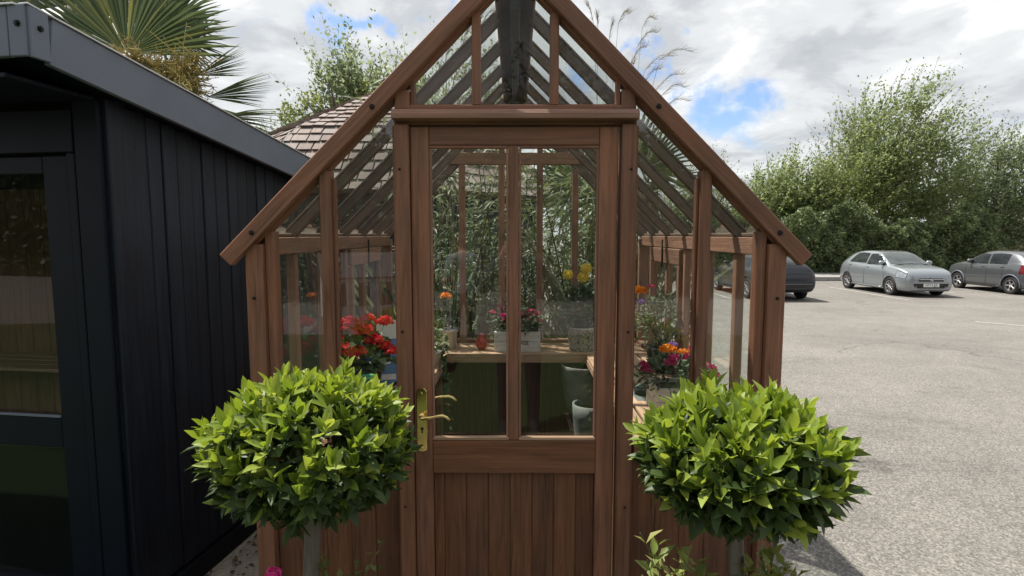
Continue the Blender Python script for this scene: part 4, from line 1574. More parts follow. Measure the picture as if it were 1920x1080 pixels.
link('trailing_leaves', leaf_mesh('trailing_leaves', vp, r_.normal(size=(n, 3)) * 0.7 + np.array([0.2, -0.2, -0.6]), np.array([0.2, -1, 0.4]) + r_.normal(size=(n, 3)) * 0.4, 0.034 * r_.uniform(.6, 1.2, n), 0.030), M['leaf_ger'], iv)

# back bench: red vase, lettered crate, dahlia
q = at(903, 632, 3.93)
v_ = thing('red_vase', 'small glossy red round vase on the back bench', 'vase', (q.x, 3.93, TB))
pot(v_, [(0, 0), (0.022, 0), (0.036, 0.02), (0.044, 0.045), (0.040, 0.07), (0.026, 0.088), (0.022, 0.098), (0.027, 0.108), (0.023, 0.108), (0.018, 0.095)], M['red_glaze'], 'body')
mb = MB()
mb.tube([(0.02, 0, 0.098), (0.045, 0, 0.10), (0.056, 0, 0.075), (0.040, 0, 0.05)], 0.004, 6)
mb.build('handle', M['red_glaze'], v_, smooth=True)


def crate_box(parent, w, d, h, nails=True):
    th = 0.012
    hb = h / 2
    for k in range(2):
        for s in (-1, 1):
            beam('board', (-w / 2, s * (d / 2 - th / 2), hb * (k + 0.5)), (w / 2, s * (d / 2 - th / 2), hb * (k + 0.5)), hb - 0.002, th, M['crate'], parent, wdir=(0, 0, 1), b=0.0015)
            beam('end_board', (s * (w / 2 - th / 2), -d / 2 + th, hb * (k + 0.5)), (s * (w / 2 - th / 2), d / 2 - th, hb * (k + 0.5)), hb - 0.002, th, M['crate'], parent, wdir=(0, 0, 1), b=0.0015)
    beam('base', (-w / 2 + th, 0, 0.006), (w / 2 - th, 0, 0.006), d - 2 * th - 0.002, 0.008, M['crate'], parent, wdir=(0, 1, 0), b=0.001)
    mb = MB()
    mb.box((0, 0, h - 0.03), (w - 2 * th - 0.002, d - 2 * th - 0.002, 0.02))
    mb.build('soil', M['soil'], parent)
    if nails:
        for sx in (-1, 1):
            for zz in (0.25, 0.75):
                mb = MB()
                mb.lathe([(0, 0.001), (0.003, 0.0005), (0.003, -0.001)], 8, c=(sx * (w / 2 - 0.014), -d / 2 - 0.0005, h * zz), M=Matrix.Rotation(R(90), 4, 'X'))
                mb.build('nail', M['iron'], parent)


def lettering(parent, txt, size, Mx, mat, name='lettering', extr=0.0006):
    cu = bpy.data.curves.new(name, 'FONT')
    cu.body = txt
    cu.size = size
    cu.align_x = 'CENTER'
    cu.align_y = 'CENTER'
    cu.extrude = extr
    ob = bpy.data.objects.new(name, cu)
    me = bpy.data.meshes.new_from_object(ob)
    bpy.data.objects.remove(ob)
    return link(name, me, mat, parent, M=Mx)


q = at(970, 640, 3.86)
cr = thing('flower_crate', 'whitewashed wooden crate lettered STORAGE with pink flowers on the back bench', 'crate', (q.x, 3.92, TB))
crate_box(cr, 0.315, 0.15, 0.140)
lettering(cr, 'STORAGE', 0.036, Matrix.Translation((0.0, -0.0762, 0.062)) @ Matrix.Rotation(R(90), 4, 'X'), M['ink'])
foliage(cr, (0, 0, 0.19), (0.19, 0.09, 0.09), 300, 0.045, 0.5, M['leaf_pale'], 25)
foliage(cr, (0, 0, 0.17), (0.17, 0.08, 0.06), 150, 0.05, 0.5, M['leaf_ger'], 26, name='lower_foliage')
for i in range(17):
    a = random.uniform(-0.17, 0.17)
    mb = MB()
    petal_ball(mb, (a, random.uniform(-0.08, 0.02), random.uniform(0.20, 0.29)), random.uniform(0.012, 0.020), 22, 0.016, 60 + i, 0.9)
    mb.build('flower', M['petal_rose'] if i % 3 else M['petal_pink'], cr)
q = at(1091, 640, 3.90)
dh = thing('potted_dahlia', 'yellow dahlia in a mottled zinc pot on the back bench', 'potted plant', (q.x, 3.93, TB))
pot(dh, [(0, 0), (0.082, 0), (0.086, 0.008), (0.096, 0.150), (0.102, 0.155), (0.102, 0.165), (0.092, 0.165), (0.088, 0.14)], M['zinc'], soil=(0.09, 0.15))
foliage(dh, (0, 0, 0.29), (0.125, 0.11, 0.14), 330, 0.065, 0.55, M['leaf_dark'], 31)
tips = []
for i, (px, py, r) in enumerate([(1065, 515, .030), (1099, 503, .033), (1093, 520, .033)]):
    t_ = at(px, py, 3.88) - Vector((q.x, 3.93, TB))
    tips.append(t_)
    mb = MB()
    petal_ball(mb, t_, r, 170, 0.016, 80 + i, 0.9, lay=0)
    mb.build('flower', M['petal_yellow'], dh)
stems(dh, (0, 0, 0.15), tips, 0.003)

# pots on the low shelf
q = at(1088, 720, 3.80)
pt = thing('stone_pot', 'large dark grey tapering pot with soil under the bench', 'pot', (0.47, 3.80, 0.382))
pot(pt, [(0, 0), (0.085, 0), (0.12, 0.10), (0.148, 0.25), (0.155, 0.37), (0.160, 0.395), (0.148, 0.395), (0.142, 0.36)], M['pot_grey'], 'body', soil=(0.142, 0.37))
pt = thing('stone_pot', 'smaller pale grey pot beside the dark grey pot under the bench', 'pot', (0.485, 3.58, 0.012))
pot(pt, [(0, 0), (0.07, 0), (0.10, 0.30), (0.115, 0.48), (0.118, 0.56), (0.106, 0.56), (0.10, 0.5)], M['pot_pale'], 'body', soil=(0.1, 0.52))

# car-park-side bench
q = at(1238, 685, 3.36)
bs = thing('potted_bush', 'dusty leafed bush in a black pot with an orange marigold on top', 'potted plant', (q.x, 3.30, TB))
pot(bs, simple_pot(0.075, 0.10, 0.15), M['pot_black'], soil=(0.09, 0.13))
foliage(bs, (0.02, 0, 0.29), (0.20, 0.16, 0.17), 640, 0.045, 0.42, M['leaf_dusty'], 44)
mb = MB()
for k in range(26):
    a = k * 2.4
    mb.tube([(0, 0, 0.12), (0.08 * math.cos(a), 0.06 * math.sin(a), 0.26), (0.17 * math.cos(a), 0.13 * math.sin(a), 0.34 + 0.1 * math.sin(k))], [0.003, 0.002, 0.001], 5)
mb.build('stems', M['bark'], bs)
for (px, py, r, mt, sd_) in ((1198, 548, .042, 'petal_orange', 1), (1201, 567, .022, 'petal_mauve', 2), (1303, 550, .012, 'petal_orange', 3), (1220, 538, .02, 'petal_rose', 5)):
    t_ = at(px, py, 3.25) - Vector((q.x, 3.30, TB))
    mb = MB()
    petal_ball(mb, t_, r, 110, r * 0.5, 90 + sd_, 0.7)
    mb.build('flower', M[mt], bs)
q = at(1258, 768, 2.50)
wc = thing('flower_crate', 'white square crate of marigolds and magenta flowers by the car park glass', 'crate', (q.x + 0.005, 2.56, TB))
crate_box(wc, 0.16, 0.20, 0.125)
foliage(wc, (0, 0, 0.16), (0.15, 0.15, 0.09), 420, 0.042, 0.34, M['leaf_dark'], 51)
for i, (px, py, dy, r, mt) in enumerate([(1252, 657, 0, .036, 'petal_orange'), (1281, 661, .05, .024, 'petal_orange'), (1212, 694, -.04, .022, 'petal_pink'), (1208, 684, -.04, .018, 'petal_pink'), (1258, 681, -.10, .022, 'petal_pink'), (1263, 672, -.10, .020, 'petal_pink'), (1262, 648, .1, .018, 'petal_mauve'),
                                          (1290, 672, .02, .024, 'petal_pink'), (1332, 694, .02, .026, 'petal_pink'), (1324, 688, .05, .022, 'petal_rose'), (1340, 704, .0, .020, 'petal_pink'), (1300, 655, .08, .02, 'petal_rose')]):
    t_ = at(px, py, 2.56 + dy) - Vector((q.x + 0.005, 2.56, TB))
    mb = MB()
    petal_ball(mb, t_, r, 130 if mt == 'petal_orange' else 60, r * (0.40 if mt == 'petal_orange' else 0.7), 120 + i, 0.7)
    mb.build('flower', M[mt], wc)
foliage(wc, (0.12, 0.02, 0.16), (0.07, 0.08, 0.06), 120, 0.03, 0.5, M['leaf_ger'], 52, name='side_foliage')
q = at(1209, 712, 2.83)
tr_ = thing('plant_saucer', 'round black saucer beside the white flower crate', 'saucer', (q.x, 2.83, TB + 0.001))
pot(tr_, [(0, 0), (0.05, 0), (0.062, 0.028), (0.066, 0.03), (0.058, 0.03), (0.05, 0.006), (0.0, 0.006)], M['pot_black'], 'dish')
sl_ = thing('slate_tile', 'pale grey flat tile under the black saucer', 'tile', (q.x + 0.01, 2.80, TB - 0.006))
mb = MB()
mb.box((0, 0, 0.003), (0.15, 0.20, 0.006), b=0.001)
mb.build('slab', M['pot_pale'], sl_)

# ================================================================== trees
def crown_mesh(c, rad, n_shoots, per, lsz, seed, wind, gap=0.0, spike=0.5, jit=0.05, wid=0.55, squash=None):
    """leafy shoots through an uneven crown"""
    r_ = np.random.default_rng(seed)
    n = int(n_shoots * 1.6)
    d = nrm(r_.normal(size=(n, 3)))
    rr = r_.random(n) ** 0.45
    lob = 1 + 0.20 * np.sin(d[:, 0] * 5 + seed) * np.cos(d[:, 2] * 4 + seed * 1.3) + 0.12 * np.sin(d[:, 1] * 9 + d[:, 2] * 7 + seed)
    P0 = d * rr[:, None] * lob[:, None] * np.array(rad)
    keep = []
    for k in range(n):
        q = Vector(P0[k] * 0.55 + seed * 3.3)
        keep.append(mnoise.noise(q) > gap - 0.35 + 0.45 * r_.random())
    keep = np.array(keep)
    P0, d, rr = P0[keep][:n_shoots], d[keep][:n_shoots], rr[keep][:n_shoots]
    m = len(P0)
    ax = nrm(d * 0.6 + np.array(wind) + r_.normal(size=(m, 3)) * 0.28)
    ln = spike * r_.uniform(0.45, 1.0, m) * (0.7 + 0.9 * (rr > 0.82) * (d[:, 2] > 0.1))
    t = (np.arange(per) + r_.random((m, per))) / per
    P = P0[:, None, :] + ax[:, None, :] * (t * ln[:, None])[:, :, None] + r_.normal(size=(m, per, 3)) * jit
    D = ax[:, None, :] * 0.6 + r_.normal(size=(m, per, 3)) * 0.6
    Nn = r_.normal(size=(m, per, 3)) * 0.7 + np.array([0, -0.2, 0.8])
    L = lsz * r_.uniform(0.55, 1.25, (m, per)) * (1.0 - 0.35 * t)
    me = leaf_mesh('crown', P.reshape(-1, 3) + np.array(c), D.reshape(-1, 3), Nn.reshape(-1, 3), L.reshape(-1), L.reshape(-1) * wid, simple=True)
    tw = [(Vector(P0[k] + np.array(c)), Vector(P0[k] + ax[k] * ln[k] + np.array(c))) for k in range(m) if rr[k] > 0.6]
    return me, tw


def tree(name, label, base, c, rad, n_shoots, per, lsz, mat, seed, wind=(0.2, 0, 0.5), gap=0.0, spike=0.6, trunk=0.14, group=None, twigs=True, jit=0.05, wid=0.55):
    t = thing(name, label, 'tree', base, group=group)
    me, tw = crown_mesh(c, rad, n_shoots, per, lsz, seed, wind, gap, spike, jit, wid)
    link('crown', me, mat, t)
    mb = MB()
    top = Vector(c) + Vector((0, 0, rad[2] * 0.55))
    mb.tube([(0, 0, -0.2), (0.05, 0, c[2] * 0.3), (Vector(c) * 0.8), top], [trunk, trunk * 0.85, trunk * 0.6, trunk * 0.12], 9)
    for k in range(11):
        a = k * 2.4 + seed
        s = Vector((0.05, 0, 0)).lerp(Vector(c) + Vector((0, 0, rad[2] * 0.2)), 0.45 + 0.05 * k)
        e = Vector(c) + Vector((rad[0] * 0.8 * math.cos(a), rad[1] * 0.8 * math.sin(a), rad[2] * (-0.2 + 0.09 * k)))
        mb.tube([s, s.lerp(e, 0.5) + Vector((0, 0, 0.12 * rad[2])), e], [trunk * 0.45, trunk * 0.28, trunk * 0.07], 6)
    mb.build('trunk', M['bark'], t, smooth=True)
    if twigs:
        mb = MB()
        for a, b_ in tw[::3]:
            mb.tube([a, b_], [trunk * 0.06, trunk * 0.025], 3, caps=False)
        stuff(mb.build('twigs', M['bark'], t))
    return t


WIND = (0.42, 0.0, 0.42)
G0 = -0.42
tg = 'trees behind the parked cars'
tree('tree', 'bushy green tree behind the hedge above the greenhouse eave', (14.6, 31.5, G0), (0.4, 0, 3.0), (2.8, 2.4, 2.6), 2300, 10, 0.23, M['leaf_tree'], 3, WIND, -0.04, 1.1, 0.16, tg, jit=0.045)
tree('tree', 'tall open tree with upswept branches above the silver hatchback', (20.4, 32.0, G0), (0.2, 0, 5.5), (3.6, 2.8, 3.9), 3300, 10, 0.23, M['leaf_tree'], 8, (0.50, 0.0, 0.62), -0.02, 1.6, 0.2, tg, jit=0.045)
tree('tree', 'lower windswept tree above the rightmost grey hatchback', (27.0, 32.5, G0), (0, 0, 4.0), (4.2, 2.8, 3.3), 2900, 10, 0.23, M['leaf_grey'], 14, (0.62, 0.0, 0.32), 0.0, 1.3, 0.18, tg, jit=0.045)
tree('tree', 'small olive green tree just right of the greenhouse gable end', (10.6, 31.0, G0), (0, 0, 2.9), (2.6, 2.2, 2.4), 1100, 10, 0.18, M['leaf_tree'], 21, WIND, 0.05, 0.9, 0.14, tg, jit=0.045)
tree('tree', 'tree with pale leaves between the tall tree and the hedge', (17.4, 30.6, G0), (0, 0, 3.0), (3.0, 1.8, 2.9), 1700, 10, 0.18, M['leaf_tree2'], 33, WIND, 0.02, 0.9, 0.14, tg, jit=0.045)
# behind the summerhouse
tg2 = 'trees beyond the shingled summerhouse'
tree('tree', 'wispy dark tree with tall leading shoots above the summerhouse roof', (-4.25, 16.2, gz(0, 16)), (0, 0, 6.0), (1.15, 1.0, 1.35), 420, 9, 0.17, M['leaf_grey'], 5, (0.0, 0, 0.9), 0.04, 0.9, 0.06, tg2, jit=0.03)
tree('tree', 'lime green rounded tree low behind the summerhouse roof', (-4.75, 15.4, gz(0, 16)), (0, 0, 5.25), (1.25, 1.1, 0.85), 800, 10, 0.14, M['leaf_tree2'], 6, (0.1, 0, 0.4), 0.0, 0.5, 0.09, tg2, jit=0.05)
tree('tree', 'green tree seen through the gable glass above the summerhouse', (-2.0, 17.0, gz(0, 16)), (0, 0, 5.8), (1.9, 1.3, 1.5), 700, 10, 0.14, M['leaf_tree'], 7, (0.0, 0, 0.6), 0.05, 0.8, 0.09, tg2, jit=0.05)
tree('tree', 'thin shrubby tree at the shed roof end below the palm', (-6.2, 15.5, gz(0, 16)), (0, 0, 4.2), (0.9, 0.8, 0.7), 300, 9, 0.10, M['leaf_grey'], 9, (0.1, 0, 0.7), 0.0, 0.5, 0.07, tg2, jit=0.04)

# hedge of ivy and thorn along the car park
r_ = np.random.default_rng(77)
n = 34000
X = r_.uniform(3.5, 23.9, n)
top = 2.9 + 0.5 * np.sin(X * 0.9) + 0.3 * np.sin(X * 2.3 + 1)
Z = r_.random(n) ** 0.85 * top
dep = 0.25 * np.sin(X * 1.7 + Z * 2.1) + 0.18 * np.sin(X * 4.3 - Z * 3.7) + 0.10 * np.sin(X * 9.1 + Z * 8.0)
Y = 28.3 + dep + np.abs(r_.normal(size=n)) * 0.22
hd = thing('hedge', 'dense dark green ivy hedge along the far kerb', 'hedge', (13.7, 28.9, G0 + 0.17))
Pn = np.stack([X - 13.7, Y - 28.9, Z], 1)
link('foliage', leaf_mesh('foliage', Pn, r_.normal(size=(n, 3)) * 0.7 + np.array([0.2, -0.3, -0.1]), r_.normal(size=(n, 3)) * 0.55 + np.array([0, -0.9, 0.5]), 0.15 * r_.uniform(0.6, 1.3, n), 0.10, simple=True), M['leaf_hedge'], hd)
mb = MB()
for k in range(34):
    x = -10 + k * 0.6
    mb.tube([(x, 0.1, -0.1), (x + random.uniform(-.2, .2), -0.1, 1.2), (x + random.uniform(-.5, .5), -0.15, 2.5)], [0.05, 0.035, 0.012], 6)
mb.build('stems', M['bark'], hd)
mb = MB()
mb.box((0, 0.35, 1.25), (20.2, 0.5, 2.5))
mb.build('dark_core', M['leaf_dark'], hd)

# far brick house glimpsed past the hedge end
M['brick'] = m_plain('far_brick', (0.42, 0.27, 0.17), 0.85, var=0.25, vscale=3)
M['tile'] = m_plain('far_tiles', (0.17, 0.11, 0.09), 0.8, var=0.25)
M['dark_glass'] = m_plain('dark_window', (0.03, 0.035, 0.04), 0.08, spec=0.8)
hs = thing('far_house', 'tan brick house far beyond the end of the hedge', 'house', (52, 60, -0.5), R(8))
mb = MB()
mb.box((0, 0, 1.3), (14, 7, 2.6))
mb.build('wall', M['brick'], hs)
mb = MB()
mb.add([(-7.4, -3.9, 2.55), (7.4, -3.9, 2.55), (7.4, 3.9, 2.55), (-7.4, 3.9, 2.55), (-7.4, 0, 5.0), (7.4, 0, 5.0)], [(0, 1, 5, 4), (2, 3, 4, 5), (0, 4, 3), (1, 2, 5), (3, 2, 1, 0)])
mb.build('roof', M['tile'], hs)
for k in range(4):
    mb = MB()
    mb.box((-5 + k * 3.2, -3.52, 1.5), (1.3, 0.06, 1.1))
    wn = mb.build('window', M['card_white'], hs)
    for s in (-1, 1):
        mb = MB()
        mb.box((-5 + k * 3.2 + s * 0.31, -3.56, 1.5), (0.56, 0.03, 0.98))
        mb.build('pane', M['dark_glass'], wn)


# ================================================================== palms
def frond_mesh(R_, nseg, spread, droop, seed, pet):
    """fan of folded blades on a petiole; axis +X, face normal +Z, hub at (pet,0,0)"""
    r_ = np.random.default_rng(seed)
    V, F = [], []
    sp = R(spread)
    for k in range(nseg):
        a = -sp / 2 + sp * k / (nseg - 1) + r_.normal() * 0.012
        da = sp / nseg * 0.5
        L = R_ * (0.78 + 0.22 * math.cos(a * 0.55)) * r_.uniform(0.93, 1.05)
        prev = None
        stops = [(0.0, 0.9), (0.25, 1.0), (0.5, 1.0), (0.72, 0.62), (0.9, 0.30), (1.0, 0.03)]
        sag = droop * r_.uniform(0.6, 1.5)
        base = len(V)
        for (f, wf) in stops:
            rr = 0.03 * R_ + f * L
            w = math.tan(da) * min(rr, 0.55 * L) * wf * 1.2
            z = -sag * L * max(0, f - 0.45) ** 2 * 3
            up = w * 0.55
            ca, sa = math.cos(a), math.sin(a)
            for (s, hz) in ((-1, up), (0, -up * 0.4), (1, up)):
                V.append((pet + ca * rr - sa * w * s, sa * rr + ca * w * s, z + hz))
        for i in range(len(stops) - 1):
            for s in range(2):
                q = base + i * 3 + s
                F.append((q, q + 1, q + 4, q + 3))
    return V, F


def palm(name, label, base, fronds, flowers, trunk_r=0.12, nseg=34):
    """fronds: (hub world, axis, normal, radius, spread, droop)"""
    base = Vector(base)
    t = thing(name, label, 'palm tree', base)
    crown = fronds['crown'] - base
    mb = MB()
    pts = [Vector((0, 0, -0.1)).lerp(crown, k) for k in np.linspace(0, 1, 7)]
    mb.tube(pts, [trunk_r * (1 + 0.12 * (i % 2)) for i in range(7)], 14)
    tr = mb.build('trunk', M['fibre'], t, smooth=True)
    n = 420
    rr_ = np.random.default_rng(5)
    a = rr_.random(n) * 6.28
    P = np.stack([np.cos(a) * trunk_r * 1.02, np.sin(a) * trunk_r * 1.02, rr_.random(n) * crown.z], 1) + np.outer(rr_.random(n) * 0, [0, 0, 1])
    P[:, :2] += np.outer(P[:, 2] / crown.z, [crown.x, crown.y])
    D = np.stack([np.cos(a) * 0.6, np.sin(a) * 0.6, np.full(n, -0.9)], 1) + rr_.normal(size=(n, 3)) * 0.3
    link('fibres', leaf_mesh('fibres', P, D, np.stack([np.cos(a), np.sin(a), np.zeros(n)], 1), 0.16, 0.014, simple=True), M['fibre'], tr)
    for i, (hub, ax, nn, R_, spread, droop) in enumerate(fronds['list']):
        hub = Vector(hub) - base
        V, F = frond_mesh(R_, max(12, int(nseg * min(1, spread / 200 + 0.3))), spread, droop, 100 + i, 0.0)
        ax = Vector(ax).normalized()
        nn = Vector(nn)
        nn = (nn - ax * nn.dot(ax)).normalized()
        yv = nn.cross(ax)
        Mx = Matrix((ax, yv, nn)).transposed().to_4x4()
        Mx.translation = hub
        me = bpy.data.meshes.new('frond')
        me.from_pydata(V, [], F)
        fo = link('frond', me, M['leaf_palm'], t, M=Mx)
        mb = MB()
        inv = Mx.inverted()
        c0 = inv @ crown
        h0 = Vector((0.02, 0, 0))
        mb.tube([c0, c0.lerp(h0, 0.5) + inv.to_3x3() @ Vector((0, 0, 0.06)), h0], [0.014, 0.010, 0.007], 6)
        mb.build('petiole', M['cane'], fo)
    r2 = np.random.default_rng(17)
    for (p0, p1, rad) in flowers:
        p0, p1 = Vector(p0) - base, Vector(p1) - base
        mb = MB()
        mb.tube([p0, p0.lerp(p1, 0.6) + Vector((0, 0, 0.03)), p1], [0.012, 0.010, 0.004], 6)
        for k in range(34):
            s = p0.lerp(p1, 0.25 + 0.75 * k / 34)
            for m_ in range(3):
                e = s + Vector(r2.normal(size=3)) * rad * 0.45 + Vector((0, 0, -rad * 0.25))
                mb.tube([s, s.lerp(e, 0.5) + Vector(r2.normal(size=3)) * 0.012, e], [0.004, 0.0035, 0.0025], 3, caps=False)
                for z_ in range(5):
                    e2 = s.lerp(e, 0.3 + 0.15 * z_)
                    f2 = e2 + Vector(r2.normal(size=3)) * 0.03
                    mb.tube([e2, f2], [0.0035, 0.0025], 3, caps=False)
        mb.build('blossom', M['palm_flower'], t)
    return t


PY = 4.7
cr_ = at(318, 165, PY)
FR = [(at(238, 100, 4.45), (-0.05, 0.1, 1.0), (0.15, -1, 0.25), 0.80, 178, 0.10),
      (at(345, 82, 4.62), (0.95, 0.05, 0.45), (-0.1, -1, 0.35), 0.33, 190, 0.15),
      (at(300, 50, 4.9), (0.1, 0.1, 1.0), (0, -1, 0.1), 0.50, 170, 0.1),
      (at(368, 142, 4.55), (1.0, -0.1, 0.30), (0.1, -1.0, 0.5), 0.43, 46, 0.02),
      (at(388, 182, 4.5), (1.0, -0.1, 0.12), (0.0, -1.0, 0.5), 0.50, 42, 0.03),
      (at(395, 222, 4.45), (1.0, -0.15, -0.10), (0.0, -1.0, 0.6), 0.54, 40, 0.10),
      (at(385, 195, 4.9), (0.8, 0.3, -0.35), (0.3, -0.3, 1.0), 0.50, 60, 0.35),
      (at(60, 20, 4.9), (-0.5, 0.2, 0.6), (0.2, -1, 0.3), 0.75, 220, 0.12),
      (at(165, 70, 5.1), (-0.7, 0.2, 0.6), (0.2, -1, 0.3), 0.7, 190, 0.12),
      (at(270, 80, 5.3), (0.1, 0.6, 0.8), (0, -0.6, 0.7), 0.45, 180, 0.15),
      (at(325, 50, 5.2), (0.6, 0.2, 0.75), (-0.2, -1, 0.2), 0.42, 190, 0.12)]
palm('palm_tree', 'fan palm with yellowish blossom rising behind the black shed roof', (cr_.x, PY, gz(0, PY)), {'crown': cr_, 'list': FR},
     [(cr_, at(205, 100, 4.3), 0.18), (cr_, at(290, 120, 4.25), 0.24), (cr_, at(345, 125, 4.25), 0.24), (cr_, at(325, 165, 4.25), 0.24), (cr_, at(255, 130, 4.3), 0.20), (cr_, at(368, 105, 4.4), 0.22), (cr_, at(355, 150, 4.2), 0.22), (cr_, at(245, 105, 4.25), 0.20), (cr_, at(300, 150, 4.25), 0.24)])
cr2 = at(1215, 345, 5.7)
FR2 = [(at(1215, 315, 5.6), (0.25, -0.1, 0.9), (-0.3, -1, 0.5), 0.44, 200, 0.15),
       (at(1265, 345, 5.6), (1.0, -0.1, 0.15), (0, -0.7, 0.8), 0.38, 120, 0.3),
       (at(1270, 390, 5.5), (1.0, -0.1, -0.2), (0, -0.6, 0.8), 0.55, 120, 0.3),
       (at(1180, 290, 5.7), (-0.5, 0, 0.8), (0.2, -1, 0.4), 0.6, 220, 0.15),
       (at(1150, 370, 5.4), (-0.9, -0.2, 0.1), (0.1, -0.8, 0.7), 0.55, 200, 0.3),
       (at(1200, 430, 5.3), (0.0, -0.5, -0.6), (0.1, -0.8, 0.5), 0.55, 200, 0.3),
       (at(1080, 340, 5.8), (-0.6, -0.2, 0.4), (0.1, -1, 0.5), 0.55, 220, 0.2),
       (at(1255, 460, 5.4), (0.7, -0.4, -0.5), (0.1, -0.8, 0.6), 0.5, 160, 0.3)]
palm('palm_tree', 'dark fan palm seen through the glass behind the greenhouse', (cr2.x, 5.7, gz(0, 5.7)), {'crown': cr2, 'list': FR2}, [], 0.1, 30)


# ================================================================== bamboo and tall grasses behind the greenhouse
def bamboo(label, x0, x1, y0, y1, n, h0, h1, seed, lm='leaf_bamboo', dens=46):
    r_ = np.random.default_rng(seed)
    bx_, by_ = (x0 + x1) / 2, (y0 + y1) / 2
    t = thing('bamboo', label, 'bamboo', (bx_, by_, gz(0, by_)), group='bamboo clumps behind the greenhouse')
    P, D = [], []
    for k in range(n):
        b = Vector((r_.uniform(x0, x1) - bx_, r_.uniform(y0, y1) - by_, 0))
        h = r_.uniform(h0, h1)
        lean = Vector((r_.normal() * 0.22, r_.normal() * 0.15 - 0.05, 0))
        pts = [b + Vector((0, 0, h * f)) + lean * f * f * 1.2 for f in np.linspace(0, 1, 6)]
        mb = MB()
        mb.tube(pts, [0.009, 0.0085, 0.008, 0.0065, 0.005, 0.002], 6)
        mb.build('cane', M['cane'], t, smooth=True)
        for j in range(dens):
            f = r_.uniform(0.18, 1.0)
            p = b + Vector((0, 0, h * f)) + lean * f * f * 1.2
            a = r_.random() * 6.28
            q = p + Vector((math.cos(a), math.sin(a), 0.25)) * r_.uniform(0.03, 0.26)
            for z_ in range(3):
                P.append(np.array(q) + r_.normal(size=3) * 0.02)
                D.append(np.array([math.cos(a), math.sin(a), -0.25]) + r_.normal(size=3) * 0.5)
    m = len(P)
    L = 0.13 * r_.uniform(0.6, 1.35, m)
    link('foliage', leaf_mesh('foliage', np.array(P), np.array(D), np.array([0, -0.3, 1.0]) + r_.normal(size=(m, 3)) * 0.4, L, L * 0.155, fold=0.2, droop=0.15), M[lm], t)
    return t


bamboo('tall bamboo clump directly behind the left half of the back glass', -0.75, 0.0, 4.55, 5.2, 16, 2.0, 2.9, 1, dens=40)
bamboo('leafy bamboo clump directly behind the right half of the back glass', 0.05, 0.95, 4.6, 5.6, 24, 1.9, 2.8, 2, dens=52)
bamboo('bamboo clump beyond the first clumps, under the fan palm', 0.5, 1.75, 5.9, 6.7, 22, 1.8, 2.6, 3, dens=60)
bamboo('shaded bamboo clump in front of the dark summerhouse wall', -0.7, 0.4, 5.6, 6.4, 16, 1.6, 2.2, 4, lm='leaf_dark', dens=60)


def plume_grass(label, base, tips, seed):
    r_ = np.random.default_rng(seed)
    base = Vector(base)
    t = thing('plume_grass', label, 'grass clump', base)
    P, D = [], []
    for i, tp in enumerate(tips):
        tp = Vector(tp) - base
        b = Vector((r_.normal() * 0.06, r_.normal() * 0.06, 0))
        kn = Vector((b.x + (tp.x - b.x) * 0.66, b.y + (tp.y - b.y) * 0.7, tp.z * (0.94 + 0.05 * r_.random())))
        pts = [b, b.lerp(kn, 0.5) + Vector((-0.12 * (tp.x - b.x), 0, 0.08)), kn, kn.lerp(tp, 0.55) + Vector((0, 0, 0.06)), tp]
        mb = MB()
        mb.tube(pts, [0.0035, 0.0026, 0.0018, 0.0012, 0.0008], 5)
        for k in range(26):
            f = k / 26
            p = kn.lerp(tp, f) + Vector((0, 0, 0.055 * math.sin(f * 3.14)))
            d = (tp - kn).normalized()
            for s in (-1, 1):
                e = p + d * 0.05 + Vector((r_.normal() * 0.012, r_.normal() * 0.012, s * 0.015 + r_.normal() * 0.01))
                mb.tube([p, e], [0.0010, 0.0007], 3, caps=False)
        mb.build('plume', M['plume'], t)
    n = 90
    for k in range(n):
        a = r_.random() * 6.28
        P.append([math.cos(a) * 0.1, math.sin(a) * 0.1, 0])
        D.append([math.cos(a) * 0.4 + r_.normal() * 0.1, math.sin(a) * 0.3, 1.0])
    link('blades', leaf_mesh('blades', np.array(P), np.array(D), r_.normal(size=(n, 3)), r_.uniform(1.2, 2.1, n), 0.022, droop=0.25), M['leaf_bamboo'], t)
    return t


gb = (0.72, 5.0, gz(0, 5))
plume_grass('tall plume grass arching over the greenhouse roof toward the car park', gb,
            [at(*q, 5.0) for q in ((1228, 38), (1232, 62), (1180, 28), (1150, 45), (1300, 98), (1262, 106), (1282, 140), (1285, 165), (1292, 190), (1240, 130), (1212, 90), (1190, 120), (1250, 210), (1170, 160), (1120, 40), (1100, 12))], 3)
gb = (-0.62, 4.75, gz(0, 5))
plume_grass('tall plume grass seen through the gable glass near the summerhouse', gb, [at(*q, 4.75) for q in ((860, 110), (842, 100), (880, 60), (905, 30), (825, 130), (870, 90), (930, 20), (895, 120))], 4)

# ================================================================== cars
M['tyre'] = m_plain('tyre_rubber', (0.014, 0.014, 0.014), 0.75, bump=0.1)
M['alloy'] = m_plain('alloy_rim', (0.55, 0.55, 0.56), 0.28, 0.9)
M['black_trim'] = m_plain('black_trim', (0.012, 0.012, 0.013), 0.45)
M['lamp'] = m_plain('headlamp_glass', (0.36, 0.38, 0.40), 0.10, 0.5, spec=0.7, var=0.6, vscale=26)
M['red_lamp'] = m_plain('tail_lamp', (0.13, 0.006, 0.008), 0.12)
M['chrome'] = m_plain('chrome', (0.75, 0.75, 0.76), 0.12, 1.0)
M['car_glass'] = m_plain('car_window', (0.014, 0.017, 0.018), 0.04, spec=0.45, var=0.5, vscale=3)
M['screen'] = m_plain('windscreen', (0.06, 0.07, 0.07), 0.04, spec=0.7, var=0.35, vscale=2.5)


